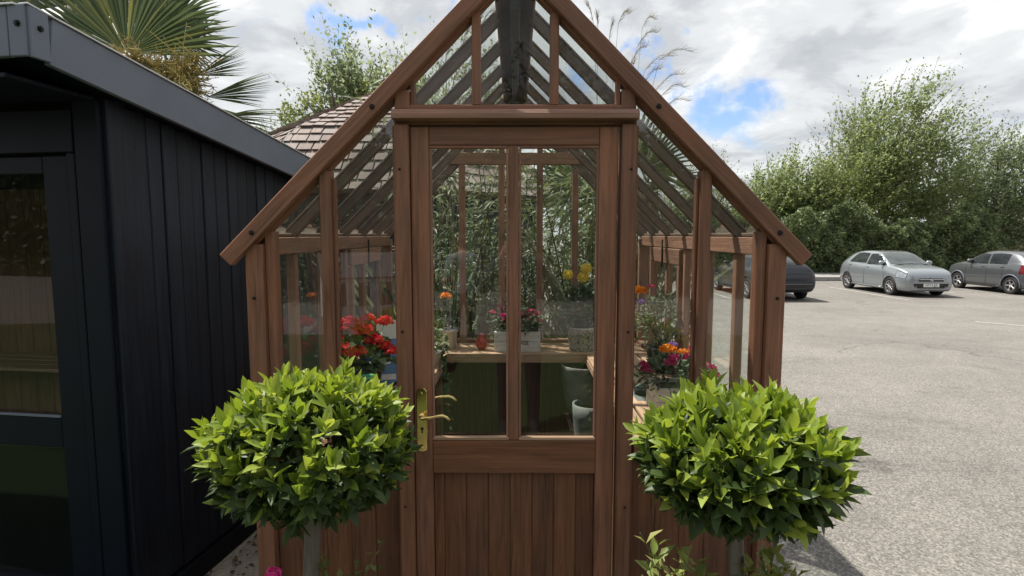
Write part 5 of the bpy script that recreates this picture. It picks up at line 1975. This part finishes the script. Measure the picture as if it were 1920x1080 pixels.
def m_paint(name, col, metal=0.55, coat=1.0):
    t = NT(name)
    v = t.coord('Object')
    fl = t.noise(v, 900, 2, 0.5)
    c = t.mix(t.math('MULTIPLY', fl, 0.25), col, tuple(min(1, x * 1.5) for x in col))
    return t.done(t.bsdf(c, 0.32, metal, 0.5, None, coat))


def catmull(arr, sub):
    arr = np.asarray(arr, float)
    out = []
    n = len(arr)
    for i in range(n - 1):
        p0, p1, p2, p3 = arr[max(i - 1, 0)], arr[i], arr[i + 1], arr[min(i + 2, n - 1)]
        for k in range(sub):
            t = k / sub
            out.append(0.5 * ((2 * p1) + (-p0 + p2) * t + (2 * p0 - 5 * p1 + 4 * p2 - p3) * t * t + (-p0 + 3 * p1 - 3 * p2 + p3) * t ** 3))
    out.append(arr[-1])
    return np.array(out)


class Car:
    """stations: x, half width, bottom, shoulder z, belt z, belt half width, top z, roof half width (front first)"""

    def __init__(self, ST_):
        S = catmull(ST_, 6)
        self.S = S[np.argsort(S[:, 0])]

    def sec(self, x):
        q = [float(np.interp(x, self.S[:, 0], self.S[:, k])) for k in range(1, 8)]
        w, zb, zs, zt, wb_, zr, wr = q
        pts = [(0, zb), (w * 0.80, zb), (w * 0.965, zb + 0.09), (w, (zb + zs) / 2 + 0.02), (w * 0.992, zs), (wb_ + (w - wb_) * 0.35, zt - (zt - zs) * 0.25), (wb_, zt),
               ((wb_ + wr) / 2 + 0.012, (zt + zr) / 2), (wr, zr - 0.05 * min(1, (zr - zt) / 0.3 + 0.15)), (wr * 0.72, zr - 0.006), (0, zr)]
        return np.array(pts)

    def dense(self, x):
        return catmull(self.sec(x), 4)

    def y_at(self, x, z):
        d = self.dense(x)
        h = len(d) * 3 // 10
        zz, yy = d[h:, 1], d[h:, 0]
        o = np.argsort(zz)
        return float(np.interp(z, zz[o], yy[o]))

    def z_at(self, x, y):
        d = self.dense(x)
        h = len(d) * 5 // 10
        yy, zz = d[h:, 0], d[h:, 1]
        o = np.argsort(yy)
        return float(np.interp(abs(y), yy[o], zz[o]))

    def front_x(self, y, z, sgn):
        """the outermost x of the nose (+1) or tail (-1) at y, z"""
        xs = self.S[:, 0]
        rng_ = np.linspace(xs[-1], 0, 60) if sgn > 0 else np.linspace(xs[0], 0, 60)
        for x in rng_:
            d = self.dense(x)
            if d[:, 1].max() < z or d[:, 1].min() > z:
                continue
            o = len(d) * 3 // 10
            zz = d[:, 1]
            # half width at that z
            k = np.argmin(np.abs(zz - z) + (np.arange(len(zz)) < 4) * 9)
            if d[k, 0] >= abs(y):
                return float(x)
        return float(rng_[-1])

    def body(self):
        xs = np.concatenate([self.S[:, 0]])
        V, F = [], []
        ring = None
        for x in xs:
            d = self.dense(x)
            full = [(x, y, z) for y, z in d] + [(x, -y, z) for y, z in d[-2:0:-1]]
            ring = len(full)
            V += full
        for i in range(len(xs) - 1):
            for k in range(ring):
                k2 = (k + 1) % ring
                F.append((i * ring + k, (i + 1) * ring + k, (i + 1) * ring + k2, i * ring + k2))
        F.append(tuple(range(ring)))
        F.append(tuple((len(xs) - 1) * ring + k for k in range(ring - 1, -1, -1)))
        return V, F


def grid_patch(name, fn, nu, nv, mat, parent):
    V = [fn(i / nu, j / nv) for j in range(nv + 1) for i in range(nu + 1)]
    F = [(j * (nu + 1) + i, j * (nu + 1) + i + 1, (j + 1) * (nu + 1) + i + 1, (j + 1) * (nu + 1) + i) for j in range(nv) for i in range(nu)]
    me = bpy.data.meshes.new(name)
    me.from_pydata(V, [], F)
    return link(name, me, mat, parent, smooth=True)


def make_car(name, label, loc, rz, ST_, axles, wr, paint, side_win, screen, rear, belt_off=0.03, spokes=10, rim_mat=None, two_tone=None, group='cars in the car park'):
    t = thing(name, label, 'car', loc, rz, group)
    c = Car(ST_)
    V, F = c.body()
    me = bpy.data.meshes.new('body')
    me.from_pydata(V, [], F)
    bm = bmesh.new()
    bm.from_mesh(me)
    bmesh.ops.recalc_face_normals(bm, faces=bm.faces)
    bm.to_mesh(me)
    bm.free()
    # cut the wheel arches
    tmp = bpy.data.objects.new('tmp_body', me)
    COL.objects.link(tmp)
    cut = MB()
    for ax in axles:
        for s in (-1, 1):
            cut.lathe([(wr + 0.045, -0.18), (wr + 0.045, 0.25)], 28, c=(ax, s * (c.y_at(ax, wr) - 0.06), wr), M=Matrix.Rotation(R(-90) * s, 4, 'X'), close=True)
    cme = cut.mesh('tmp_cut')
    bm = bmesh.new()
    bm.from_mesh(cme)
    bmesh.ops.recalc_face_normals(bm, faces=bm.faces)
    bm.to_mesh(cme)
    bm.free()
    co = bpy.data.objects.new('tmp_cut', cme)
    COL.objects.link(co)
    md = tmp.modifiers.new('b', 'BOOLEAN')
    md.operation = 'DIFFERENCE'
    md.solver = 'EXACT'
    md.object = co
    dg = bpy.context.evaluated_depsgraph_get()
    me2 = bpy.data.meshes.new_from_object(tmp.evaluated_get(dg))
    bpy.data.objects.remove(tmp)
    bpy.data.objects.remove(co)
    me2.name = 'body'
    me2.materials.clear()
    body = link('body', me2, paint, t, smooth=True)
    me2.set_sharp_from_angle(angle=R(38)) if hasattr(me2, 'set_sharp_from_angle') else None
    # side windows
    for s in (-1, 1):
        for (xa_, xb_, ta, tb, za, zb_) in side_win:      # bottom x range, top x shift front/back, bottom/top z
            def fn(u, v, xa_=xa_, xb_=xb_, ta=ta, tb=tb, za=za, zb_=zb_, s=s):
                x0 = xa_ + (ta - xa_) * v
                x1 = xb_ + (tb - xb_) * v
                x = x0 + (x1 - x0) * u
                z = za + (zb_ - za) * v + 0.02 * v * math.sin(u * 3.14)
                return (x, s * (c.y_at(x, z) + 0.006), z)
            grid_patch('side_window', fn, 8, 5, M['car_glass'], t)
        # wheels
        for ax in axles:
            y = s * (c.y_at(ax, wr) - 0.105)
            mb = MB()
            Mx = Matrix.Rotation(R(-90) * s, 4, 'X')
            mb.lathe([(wr * 0.62, -0.09), (wr * 0.9, -0.10), (wr * 0.985, -0.075), (wr, -0.03), (wr, 0.05), (wr * 0.985, 0.085), (wr * 0.9, 0.10), (wr * 0.68, 0.094), (wr * 0.64, 0.08)], 28, c=(ax, y, wr), M=Mx)
            wh = mb.build('wheel', M['tyre'], t, smooth=True)
            mb = MB()
            mb.lathe([(wr * 0.645, 0.080), (wr * 0.60, 0.088), (wr * 0.585, 0.04), (wr * 0.5, 0.02), (0.02, 0.02)], 28, c=(ax, y, wr), M=Mx)
            mb.build('rim_barrel', M['black_trim'], wh, smooth=True)
            mb = MB()
            mb.lathe([(wr * 0.655, 0.082), (wr * 0.65, 0.094), (wr * 0.60, 0.092), (wr * 0.585, 0.07)], 28, c=(ax, y, wr), M=Mx)
            mb.lathe([(0.0, 0.080), (0.035, 0.078), (0.06, 0.07), (0.06, 0.03)], 16, c=(ax, y, wr), M=Mx)
            for k in range(spokes):
                a = 2 * math.pi * k / spokes
                rot = Matrix.Translation((ax, y, wr)) @ Mx @ Matrix.Rotation(a, 4, 'Z')
                Vb, Fb = box_vf(wr * 0.56, 0.026 if spokes > 6 else 0.05, 0.02, 0.004)
                mb.add([rot @ Vector((x + wr * 0.33, y_, z + 0.072)) for x, y_, z in Vb], Fb)
            mb.build('rim', rim_mat or M['alloy'], wh)
        # sill strip, door seams, handles, mirror
        x0, x1 = min(axles) + wr + 0.06, max(axles) - wr - 0.06
        for xs_m in (side_win[0][1] - 0.04, side_win[-1][0] + 0.02, (side_win[0][0] + side_win[0][1]) / 2 - 0.0):
            pass
        seams = [max(q[1] for q in side_win) - 0.02] + [q[0] - 0.03 for q in side_win[:-1]] + [side_win[-1][0] + 0.10]
        mb = MB()
        for xs_m in seams[:3]:
            pts = []
            for k in range(9):
                z = 0.30 + (side_win[0][4] - 0.33) * k / 8
                pts.append((xs_m, s * (c.y_at(xs_m, z) + 0.0005), z))
            mb.tube(pts, 0.0045, 4)
        mb.build('door_seam', M['black_trim'], t)
        for q in side_win[:2]:
            xh = q[0] + 0.14
            z = q[4] - 0.10
            mb = MB()
            y = s * (c.y_at(xh, z) + 0.012)
            mb.box((xh, y, z), (0.17, 0.022, 0.026), b=0.008)
            mb.build('door_handle', paint, t)
        xm = side_win[0][1] - 0.20
        zm = side_win[0][4] + 0.08
        mb = MB()
        ym = s * (c.y_at(xm, zm) + 0.10)
        mb.lathe([(0.0, -0.10), (0.05, -0.09), (0.075, -0.03), (0.078, 0.04), (0.055, 0.09), (0.0, 0.10)], 14, c=(xm, ym, zm), M=Matrix.Rotation(R(90), 4, 'X') @ Matrix.Scale(0.8, 4, (1, 0, 0)))
        mb.box((xm + 0.0, s * (c.y_at(xm, zm) + 0.02), zm - 0.04), (0.05, 0.10, 0.03), b=0.01)
        mb.build('door_mirror', paint, t, smooth=True)
        mb = MB()
        for k in range(10):
            pass
        pts = [(x0 + (x1 - x0) * k / 9, s * (c.y_at(x0 + (x1 - x0) * k / 9, 0.27) + 0.002), 0.255) for k in range(10)]
        mb.tube(pts, 0.022, 6)
        mb.build('sill', M['black_trim'] if two_tone else paint, t, smooth=True)
    # windscreen and rear glass
    for nm, (xa_, xb_, wa, wb2) , mt in (('windscreen', screen, M['screen']), ('rear_window', rear, M['car_glass'])):
        def fn(u, v, xa_=xa_, xb_=xb_, wa=wa, wb2=wb2):
            x = xa_ + (xb_ - xa_) * v
            w = wa + (wb2 - wa) * v
            y = -w + 2 * w * u
            bow = (0.06 if xa_ > xb_ else -0.05) * (1 - (2 * u - 1) ** 2) * (1 - v)
            return (x + bow, y, c.z_at(x + bow, y) + 0.006)
        grid_patch(nm, fn, 12, 8, mt, t)
    return t, c


def nose_patch(c, name, y0, y1, z0, z1, sgn, mat, parent, off=0.008, taper=0.0, nu=10, nv=4, slope=0.0):
    def fn(u, v):
        z = z0 + (z1 - z0) * v
        k = taper * v
        y = y0 + k + (y1 - y0 - 2 * k) * u
        z = z + slope * abs(u)
        return (c.front_x(y, z, sgn) + sgn * off, y, z)
    return grid_patch(name, fn, nu, nv, mat, parent)


HATCH = [(2.00, 0.58, 0.30, 0.50, 0.62, 0.52, 0.66, 0.40), (1.96, 0.70, 0.22, 0.56, 0.73, 0.63, 0.77, 0.48), (1.84, 0.79, 0.19, 0.62, 0.83, 0.71, 0.87, 0.55), (1.55, 0.845, 0.185, 0.68, 0.915, 0.755, 0.96, 0.62),
         (1.20, 0.86, 0.18, 0.73, 0.965, 0.775, 1.02, 0.64), (0.98, 0.862, 0.18, 0.76, 0.975, 0.785, 1.065, 0.645), (0.66, 0.864, 0.18, 0.78, 0.98, 0.79, 1.235, 0.63), (0.30, 0.866, 0.18, 0.79, 0.985, 0.79, 1.405, 0.60),
         (-0.08, 0.868, 0.18, 0.80, 0.99, 0.79, 1.480, 0.585), (-0.6, 0.868, 0.18, 0.81, 1.01, 0.785, 1.490, 0.58), (-1.05, 0.866, 0.185, 0.82, 1.04, 0.775, 1.46, 0.565), (-1.42, 0.855, 0.19, 0.83, 1.07, 0.75, 1.385, 0.54),
         (-1.70, 0.83, 0.21, 0.81, 1.05, 0.71, 1.24, 0.52), (-1.88, 0.79, 0.24, 0.75, 0.98, 0.68, 1.06, 0.52), (-1.97, 0.73, 0.28, 0.62, 0.80, 0.64, 0.86, 0.50), (-2.0, 0.64, 0.34, 0.52, 0.62, 0.56, 0.66, 0.44)]
SIDE = [(-0.20, 0.90, -0.17, 0.36, 1.01, 1.375), (-1.30, -0.27, -1.0, -0.25, 1.045, 1.39)]
car1, c1 = make_car('parked_car', 'silver hatchback parked facing the greenhouse, its number plate showing', (13.68, 20.78, G0), R(-90), HATCH, (1.20, -1.31), 0.31, m_paint('silver_paint', (0.28, 0.305, 0.325)), SIDE, (0.96, 0.26, 0.66, 0.54), (-1.80, -1.45, 0.46, 0.46), spokes=9)
for s in (-1, 1):
    def hl(u, v, s=s):
        x = 1.50 + 0.38 * u
        z0_, z1_ = 0.66 - 0.04 * u, 0.87 - 0.09 * u
        z = z0_ + (z1_ - z0_) * v
        return (x, s * (c1.y_at(x, z) + 0.008), z)
    def hb(u, v, s=s):
        x, y, z = hl(u * 1.08 - 0.05, v * 1.14 - 0.07)
        return (x, y - s * 0.003, z)
    grid_patch('headlight_surround', hb, 8, 5, M['black_trim'], car1)
    grid_patch('headlight', hl, 8, 5, M['lamp'], car1)
    nose_patch(c1, 'headlight_lens', s * 0.46, s * 0.68, 0.60, 0.72, 1, M['lamp'], car1, 0.012)
    nose_patch(c1, 'fog_lamp', s * 0.50, s * 0.66, 0.30, 0.40, 1, M['black_trim'], car1, 0.01)
nose_patch(c1, 'upper_grille', -0.42, 0.42, 0.53, 0.66, 1, M['black_trim'], car1, 0.010, 0.05)
nose_patch(c1, 'lower_grille', -0.52, 0.52, 0.27, 0.46, 1, M['black_trim'], car1, 0.010, -0.06)
nose_patch(c1, 'chrome_bar', -0.40, 0.40, 0.59, 0.61, 1, M['chrome'], car1, 0.018)
mb = MB()
mb.lathe([(0.045, 0.0), (0.052, 0.012), (0.045, 0.02), (0.038, 0.012), (0.045, 0.0)], 20, c=(2.015, 0, 0.575), M=Matrix.Rotation(R(90), 4, 'Y'))
mb.box((2.022, 0, 0.575), (0.012, 0.07, 0.014), Matrix.Rotation(R(-20), 3, 'X'))
mb.build('badge', M['chrome'], car1)
mb = MB()
mb.box((2.022, 0, 0.405), (0.012, 0.52, 0.112), b=0.003)
npz = mb.build('number_plate', M['card_white'], car1)
lettering(npz, 'HY13 JJZ', 0.105, Matrix.Translation((2.0295, 0, 0.405)) @ Matrix(((0, 0, 1, 0), (1, 0, 0, 0), (0, 1, 0, 0), (0, 0, 0, 1))), M['ink'], 'plate_letters', 0.001)
mb = MB()
mb.tube([(1.06, -0.60, 1.03), (1.07, -0.2, 1.07), (1.065, 0.02, 1.075)], 0.012, 5)
mb.tube([(1.06, 0.02, 1.06), (1.07, 0.3, 1.065), (1.06, 0.62, 1.03)], 0.012, 5)
mb.build('wiper', M['black_trim'], car1)

HATCH2 = [(x * 0.915, w * 0.955, zb, zs, zt + 0.015, wb_ * 0.965, zr + (0.01 if x < 0.6 else 0.04), wr_ * 0.97) for (x, w, zb, zs, zt, wb_, zr, wr_) in HATCH]
SIDE2 = [(-0.16, 0.78, -0.15, 0.26, 1.015, 1.36), (-0.98, -0.24, -0.98, -0.22, 1.03, 1.38)]
car2, c2_ = make_car('parked_car', 'dark grey small hatchback with black wheel spokes at the picture edge', (18.02, 21.1, G0), R(90), HATCH2, (1.15, -1.22), 0.31, m_paint('grey_paint', (0.115, 0.122, 0.130)), SIDE2, (0.86, 0.18, 0.62, 0.52), (-1.66, -1.36, 0.44, 0.44), spokes=5, two_tone=True)
for s in (-1, 1):
    def tl(u, v, s=s):
        x = -1.52 - 0.22 * u
        z = 0.74 + (0.30 - 0.05 * u) * v
        return (x, s * (c2_.y_at(x, z) + 0.010), z)
    grid_patch('tail_lamp', tl, 5, 5, M['red_lamp'], car2)
nose_patch(c2_, 'rear_bumper', -0.66, 0.66, 0.28, 0.44, -1, M['black_trim'], car2, 0.012)
for s in (-1, 1):
    for ax in (1.15, -1.22):
        mb = MB()
        pts = []
        for k in range(17):
            a = math.pi * (-0.06 + 1.12 * k / 16)
            x, z = ax + 0.372 * math.cos(a), 0.31 + 0.372 * math.sin(a)
            pts.append((x, s * (c2_.y_at(x, max(z, 0.24)) + 0.004), z))
        mb.tube(pts, 0.020, 6)
        mb.build('arch_trim', M['fascia'], car2, smooth=True)

COUPE = [(2.35, 0.52, 0.32, 0.48, 0.58, 0.48, 0.62, 0.36), (2.28, 0.70, 0.24, 0.54, 0.68, 0.64, 0.72, 0.50), (2.05, 0.84, 0.21, 0.62, 0.78, 0.74, 0.82, 0.58), (1.60, 0.92, 0.20, 0.70, 0.88, 0.80, 0.92, 0.66), (1.10, 0.935, 0.20, 0.75, 0.93, 0.83, 1.0, 0.68),
         (0.75, 0.94, 0.20, 0.78, 0.95, 0.835, 1.13, 0.66), (0.3, 0.94, 0.20, 0.79, 0.96, 0.84, 1.29, 0.62), (-0.15, 0.94, 0.20, 0.80, 0.97, 0.84, 1.385, 0.60), (-0.7, 0.94, 0.20, 0.82, 0.985, 0.83, 1.40, 0.59), (-1.25, 0.94, 0.21, 0.85, 1.01, 0.82, 1.37, 0.57),
         (-1.75, 0.935, 0.23, 0.87, 1.03, 0.79, 1.28, 0.58), (-2.05, 0.92, 0.26, 0.86, 1.02, 0.77, 1.17, 0.62), (-2.20, 0.89, 0.30, 0.80, 0.98, 0.76, 1.05, 0.64), (-2.28, 0.86, 0.34, 0.70, 0.84, 0.76, 0.88, 0.66), (-2.32, 0.80, 0.42, 0.60, 0.70, 0.72, 0.74, 0.62)]
SIDE3 = [(-0.30, 0.85, -0.25, 0.30, 0.99, 1.29), (-1.30, -0.38, -1.05, -0.34, 1.01, 1.30)]
car3, c3 = make_car('parked_car', 'black car with its tail toward the greenhouse corner post', (8.44, 19.95, G0), R(90), COUPE, (1.42, -1.42), 0.34, m_paint('black_paint', (0.009, 0.011, 0.016), 0.0, 0.35), SIDE3, (1.0, 0.2, 0.68, 0.56), (-2.10, -1.35, 0.58, 0.50), spokes=10)
nose_patch(c3, 'tailgate_glass', -0.70, 0.70, 0.82, 0.99, -1, M['car_glass'], car3, 0.012)
nose_patch(c3, 'rear_bumper', -0.76, 0.76, 0.36, 0.52, -1, M['black_trim'], car3, 0.012)
nose_patch(c3, 'bumper_line', -0.76, 0.76, 0.535, 0.555, -1, M['fascia'], car3, 0.016)
for s in (-1, 1):
    nose_patch(c3, 'tail_lamp', s * 0.60, s * 0.82, 0.70, 0.75, -1, M['red_lamp'], car3, 0.016)

# ================================================================== behind the camera: what the panes mirror
def person(name, label, loc, rz, pose, mats, group=None):
    """one continuous skinned body; mats: function of (x,y,z, limb) -> slot"""
    t = thing(name, label, 'person', loc, rz)
    J, E, Rr = [], [], []

    def add(p, r, par=None):
        J.append(p)
        Rr.append(r)
        if par is not None:
            E.append((par, len(J) - 1))
        return len(J) - 1
    pel = add((0, 0, 0.95), (0.155, 0.11))
    wst = add((0, 0, 1.10), (0.14, 0.10), pel)
    chs = add((0, 0.0, 1.28), (0.165, 0.11), wst)
    shl = add((0, 0.0, 1.42), (0.13, 0.085), chs)
    nk = add((0, 0.015, 1.50), (0.055, 0.055), shl)
    h1 = add((0, 0.03, 1.58), (0.075, 0.085), nk)
    h2 = add((0, 0.035, 1.68), (0.078, 0.092), h1)
    add((0, 0.03, 1.74), (0.055, 0.065), h2)
    for s in (-1, 1):
        hp_ = add((s * 0.10, 0, 0.88), (0.098, 0.10), pel)
        kn = add((s * 0.115, 0.02, 0.50), (0.066, 0.068), hp_)
        an = add((s * 0.12, 0.0, 0.10), (0.046, 0.05), kn)
        ft = add((s * 0.125, 0.07, 0.045), (0.045, 0.04), an)
        add((s * 0.135, 0.19, 0.035), (0.042, 0.03), ft)
        a = add((s * 0.20, 0, 1.41), (0.065, 0.065), shl)
        el = add((s * pose['elbow'][0], pose['elbow'][1], pose['elbow'][2]), (0.045, 0.045), a)
        wr_ = add((s * pose['wrist'][0], pose['wrist'][1], pose['wrist'][2]), (0.03, 0.026), el)
        hx, hy, hz = pose['hand']
        pm = add((s * hx, hy, hz), (0.038, 0.02), wr_)
        dvec = Vector((s * hx, hy, hz)) - Vector((s * pose['wrist'][0], pose['wrist'][1], pose['wrist'][2]))
        dvec.normalize()
        sv = Vector(pose['spread'])
        for f in range(4):
            off = sv * (f - 1.5) * 0.018
            p = Vector(J[pm]) + dvec * 0.035 + off
            q = add(tuple(p), (0.009, 0.009), pm)
            q = add(tuple(p + dvec * (0.030 + 0.006 * (f in (1, 2)))), (0.0085, 0.0085), q)
            add(tuple(p + dvec * 0.05 + Vector((-s * 0.02, 0, 0))), (0.007, 0.007), q)
        p = Vector(J[pm]) + sv * 0.036 + Vector((-s * 0.012, 0, 0))
        q = add(tuple(p), (0.010, 0.010), pm)
        add(tuple(p + dvec * 0.03 + sv * 0.012), (0.009, 0.009), q)
    me = bpy.data.meshes.new('body')
    me.from_pydata(J, E, [])
    tmp = bpy.data.objects.new('tmp_person', me)
    COL.objects.link(tmp)
    md = tmp.modifiers.new('skin', 'SKIN')
    if not me.skin_vertices:
        bpy.context.view_layer.objects.active = tmp
        me.attributes  # skin layer is made with the modifier
    bm = bmesh.new()
    bm.from_mesh(me)
    lay = bm.verts.layers.skin.verify()
    for v, r in zip(bm.verts, Rr):
        v[lay].radius = r
        v[lay].use_root = (v.index == 0)
    bm.to_mesh(me)
    bm.free()
    sb = tmp.modifiers.new('s', 'SUBSURF')
    sb.levels = 2
    sb.render_levels = 2
    dg = bpy.context.evaluated_depsgraph_get()
    me2 = bpy.data.meshes.new_from_object(tmp.evaluated_get(dg))
    bpy.data.objects.remove(tmp)
    me2.name = 'body'
    me2.materials.clear()
    for m_ in mats['slots']:
        me2.materials.append(m_)
    ws = Vector((pose['wrist'][0], pose['wrist'][1], pose['wrist'][2]))
    for pl in me2.polygons:
        c = pl.center
        k = 1
        if c.z < 0.085:
            k = 3
        elif c.z < 0.93:
            k = 2
        if c.z > 1.485 and abs(c.x) < 0.13:
            k = 0
        if (Vector((abs(c.x), c.y, c.z)) - ws).length < 0.02 or (Vector((abs(c.x), c.y, c.z)) - Vector(pose['hand'])).length < 0.115:
            k = 0
        if c.z > 1.485 and abs(c.x) < 0.13 and (c.z > 1.70 or c.y < 0.0 and c.z > 1.55):
            k = 4
        pl.material_index = k
    link('body', me2, None, t, smooth=True)
    # face
    mb = MB()
    mb.tube([(0, 0.115, 1.655), (0, 0.140, 1.620), (0, 0.118, 1.612)], [0.008, 0.014, 0.010], 8)
    for s in (-1, 1):
        mb.lathe([(0, 0.008), (0.018, 0.004), (0.024, -0.004)], 10, c=(s * 0.080, 0.03, 1.63), M=Matrix.Rotation(R(90) * s, 4, 'Y'))
    mb.build('nose_and_ears', mats['slots'][0], t, smooth=True)
    for s in (-1, 1):
        mb = MB()
        mb.lathe([(0, 0.009), (0.009, 0.006), (0.012, 0.0)], 10, c=(s * 0.032, 0.112, 1.652), M=Matrix.Rotation(R(-90), 4, 'X'))
        mb.build('eye', M['ink'], t, smooth=True)
    mb = MB()
    mb.tube([(-0.024, 0.108, 1.582), (0, 0.116, 1.580), (0.024, 0.108, 1.582)], 0.005, 6)
    mb.build('mouth', M['petal_rose'], t)
    return t


M['skin'] = m_plain('skin', (0.52, 0.33, 0.25), 0.5, var=0.06)
M['navy_cloth'] = m_plain('navy_cloth', (0.022, 0.024, 0.032), 0.85, var=0.25, vscale=20)
M['plum_cloth'] = m_plain('dark_trousers', (0.030, 0.022, 0.026), 0.85, var=0.25, vscale=20)
M['grey_cloth'] = m_plain('grey_cloth', (0.30, 0.31, 0.33), 0.85, var=0.15, vscale=20)
M['hair'] = m_plain('brown_hair', (0.05, 0.032, 0.02), 0.6)
person('person', 'person in dark top and trousers mirrored in the door glass, holding a phone', (0.03, -0.42, 0.006), 0.0,
       {'elbow': (0.30, 0.14, 1.20), 'wrist': (0.13, 0.33, 1.47), 'hand': (0.095, 0.365, 1.565), 'spread': (0, 0.75, 0.2)}, {'slots': [M['skin'], M['navy_cloth'], M['plum_cloth'], M['tyre'], M['hair']]})
ph = thing('phone', 'dark phone held up by the person mirrored in the door', 'phone', (0.0, -0.05, 1.60))
mb = MB()
mb.box((0, 0.0, 0.03), (0.155, 0.009, 0.075), b=0.003)
mb.build('case', M['tyre'], ph)
mb = MB()
mb.box((0, -0.0052, 0.03), (0.146, 0.001, 0.068))
mb.build('display', M['car_glass'], ph)
person('person', 'person in a grey jacket mirrored in the left door pane', (-0.72, -3.75, gz(0, -3.75) + 0.006), R(150),
       {'elbow': (0.27, -0.02, 1.14), 'wrist': (0.26, 0.05, 0.90), 'hand': (0.25, 0.08, 0.815), 'spread': (0, 0.9, 0.0)}, {'slots': [M['skin'], M['grey_cloth'], M['navy_cloth'], M['tyre'], M['hair']]})

# white show lodge down the slope
zl = gz(0, -20)
M['white_board'] = m_wood('white_weatherboard', (0.62, 0.62, 0.60), (0.80, 0.80, 0.78), 0.6)
M['slate'] = m_plain('grey_slate', (0.12, 0.125, 0.135), 0.6, var=0.3)
lo = thing('white_lodge', 'white weatherboarded lodge mirrored in the greenhouse glass above the geranium', 'lodge', (-6.3, -20.6, zl), R(-24))
for k in range(15):
    z = 0.10 + k * 0.125
    beam('weatherboard', (-2.0, 1.2, z), (2.0, 1.2, z), 0.122, 0.03, M['white_board'], lo, wdir=(0, -0.12, 1))
    for s in (-1, 1):
        beam('weatherboard', (s * 2.0, -1.2, z), (s * 2.0, 1.18, z), 0.122, 0.03, M['white_board'], lo, wdir=(-s * 0.12, 0, 1))
mb = MB()
mb.add([(2.02, -1.2, 1.95), (2.02, 1.2, 1.95), (2.02, 0, 2.75), (1.98, -1.2, 1.95), (1.98, 1.2, 1.95), (1.98, 0, 2.75)], [(0, 1, 2), (5, 4, 3), (0, 3, 4, 1), (1, 4, 5, 2), (2, 5, 3, 0)])
mb.build('gable', M['white_board'], lo)
for s in (-1, 1):
    sheet('roof_slope', [(-2.2, s * 1.42, 1.84), (2.2, s * 1.42, 1.84), (2.2, 0, 2.82), (-2.2, 0, 2.82)], 0.06, M['slate'], lo)
for k in range(4):
    mb = MB()
    mb.box((-1.5 + k * 0.95, 1.225, 1.15), (0.62, 0.05, 1.1), b=0.01)
    wn = mb.build('window', M['card_white'], lo)
    for s in (-1, 1):
        mb = MB()
        mb.box((-1.5 + k * 0.95 + s * 0.145, 1.255, 1.15), (0.25, 0.02, 0.98))
        mb.build('pane', M['dark_glass'], wn)
for s in (-0.55, 0.25):
    mb = MB()
    mb.box((2.03, s, 1.0), (0.05, 0.5, 1.5 if s > 0 else 1.0), b=0.01)
    mb.build('gable_window', M['dark_glass'], lo)
tg3 = 'trees behind the camera mirrored in the glass'
for i, (x, y, h, rx) in enumerate(((-15, -27, 12, 5), (1.5, -28, 13, 5), (12, -29, 12, 5.5))):
    tree('tree', ['dark tree mirrored beside the lodge', 'dark tree mirrored in the middle of the door', 'dark tree mirrored in the pane by the car park'][i], (x, y, zl - 0.05), (0, 0, h * 0.55), (rx, 3, h * 0.5), 1600, 8, 0.34, M['leaf_hedge'], 50 + i, (0, 0, 0.3), -0.05, 1.0, 0.2, tg3, twigs=False)

# leaf litter in the gap between shed and greenhouse
r_ = np.random.default_rng(9)
n = 420
P = np.stack([r_.uniform(-1.6, -1.0, n), r_.uniform(2.0, 4.0, n), np.full(n, 0.012) + r_.random(n) * 0.01], 1)
M['litter'] = m_leaf('dead_leaf', [(0.05, 0.03, 0.015), (0.12, 0.075, 0.04), (0.20, 0.14, 0.08)], 0.0, 0.8)
o = link('leaf_litter', leaf_mesh('leaf_litter', P, r_.normal(size=(n, 3)) * np.array([1, 1, 0.1]), np.array([0, 0, 1.0]) + r_.normal(size=(n, 3)) * 0.3, 0.035 * r_.uniform(0.5, 1.2, n), 0.016), M['litter'])
tag(stuff(o), 'dead brown leaves strewn between the shed and the greenhouse', 'leaves')
# pink bloom below the shed-side bay
q = at(512, 1078, 1.42)
pk = thing('pink_flower', 'small bright pink flower at the foot of the bay trunk by the shed', 'flower', (q.x, q.y, 0.47))
mb = MB()
petal_ball(mb, q - Vector((q.x, q.y, 0.47)), 0.014, 30, 0.016, 4, 0.9)
mb.build('bloom', m_leaf('pink_bloom', [(0.75, 0.05, 0.30), (0.85, 0.10, 0.40)], 0.25, 0.6), pk)
mb = MB()
mb.tube([(0, 0, 0), (0, 0, q.z - 0.48)], 0.002, 5)
mb.build('stem', M['cane'], pk)

bh = thing('sky_block_hedge', 'added dark hedge out of view, blocking the sky in the pane reflections', 'hedge', (-8, -33, zl))  # added behind the camera so the panes mirror dark green, not sky
r_ = np.random.default_rng(3)
n = 26000
P = np.stack([r_.uniform(-55, 55, n), r_.normal(size=n) * 0.3 + 0.9, r_.random(n) * 10.0], 1)
link('foliage', leaf_mesh('foliage', P, r_.normal(size=(n, 3)), r_.normal(size=(n, 3)) * 0.5 + np.array([0, 0.8, 0.4]), 0.55, 0.4, simple=True), M['leaf_dark'], bh)
mb = MB()
mb.box((0, 0, 4.6), (110, 1.2, 9.2))
mb.build('dark_core', M['leaf_dark'], bh)
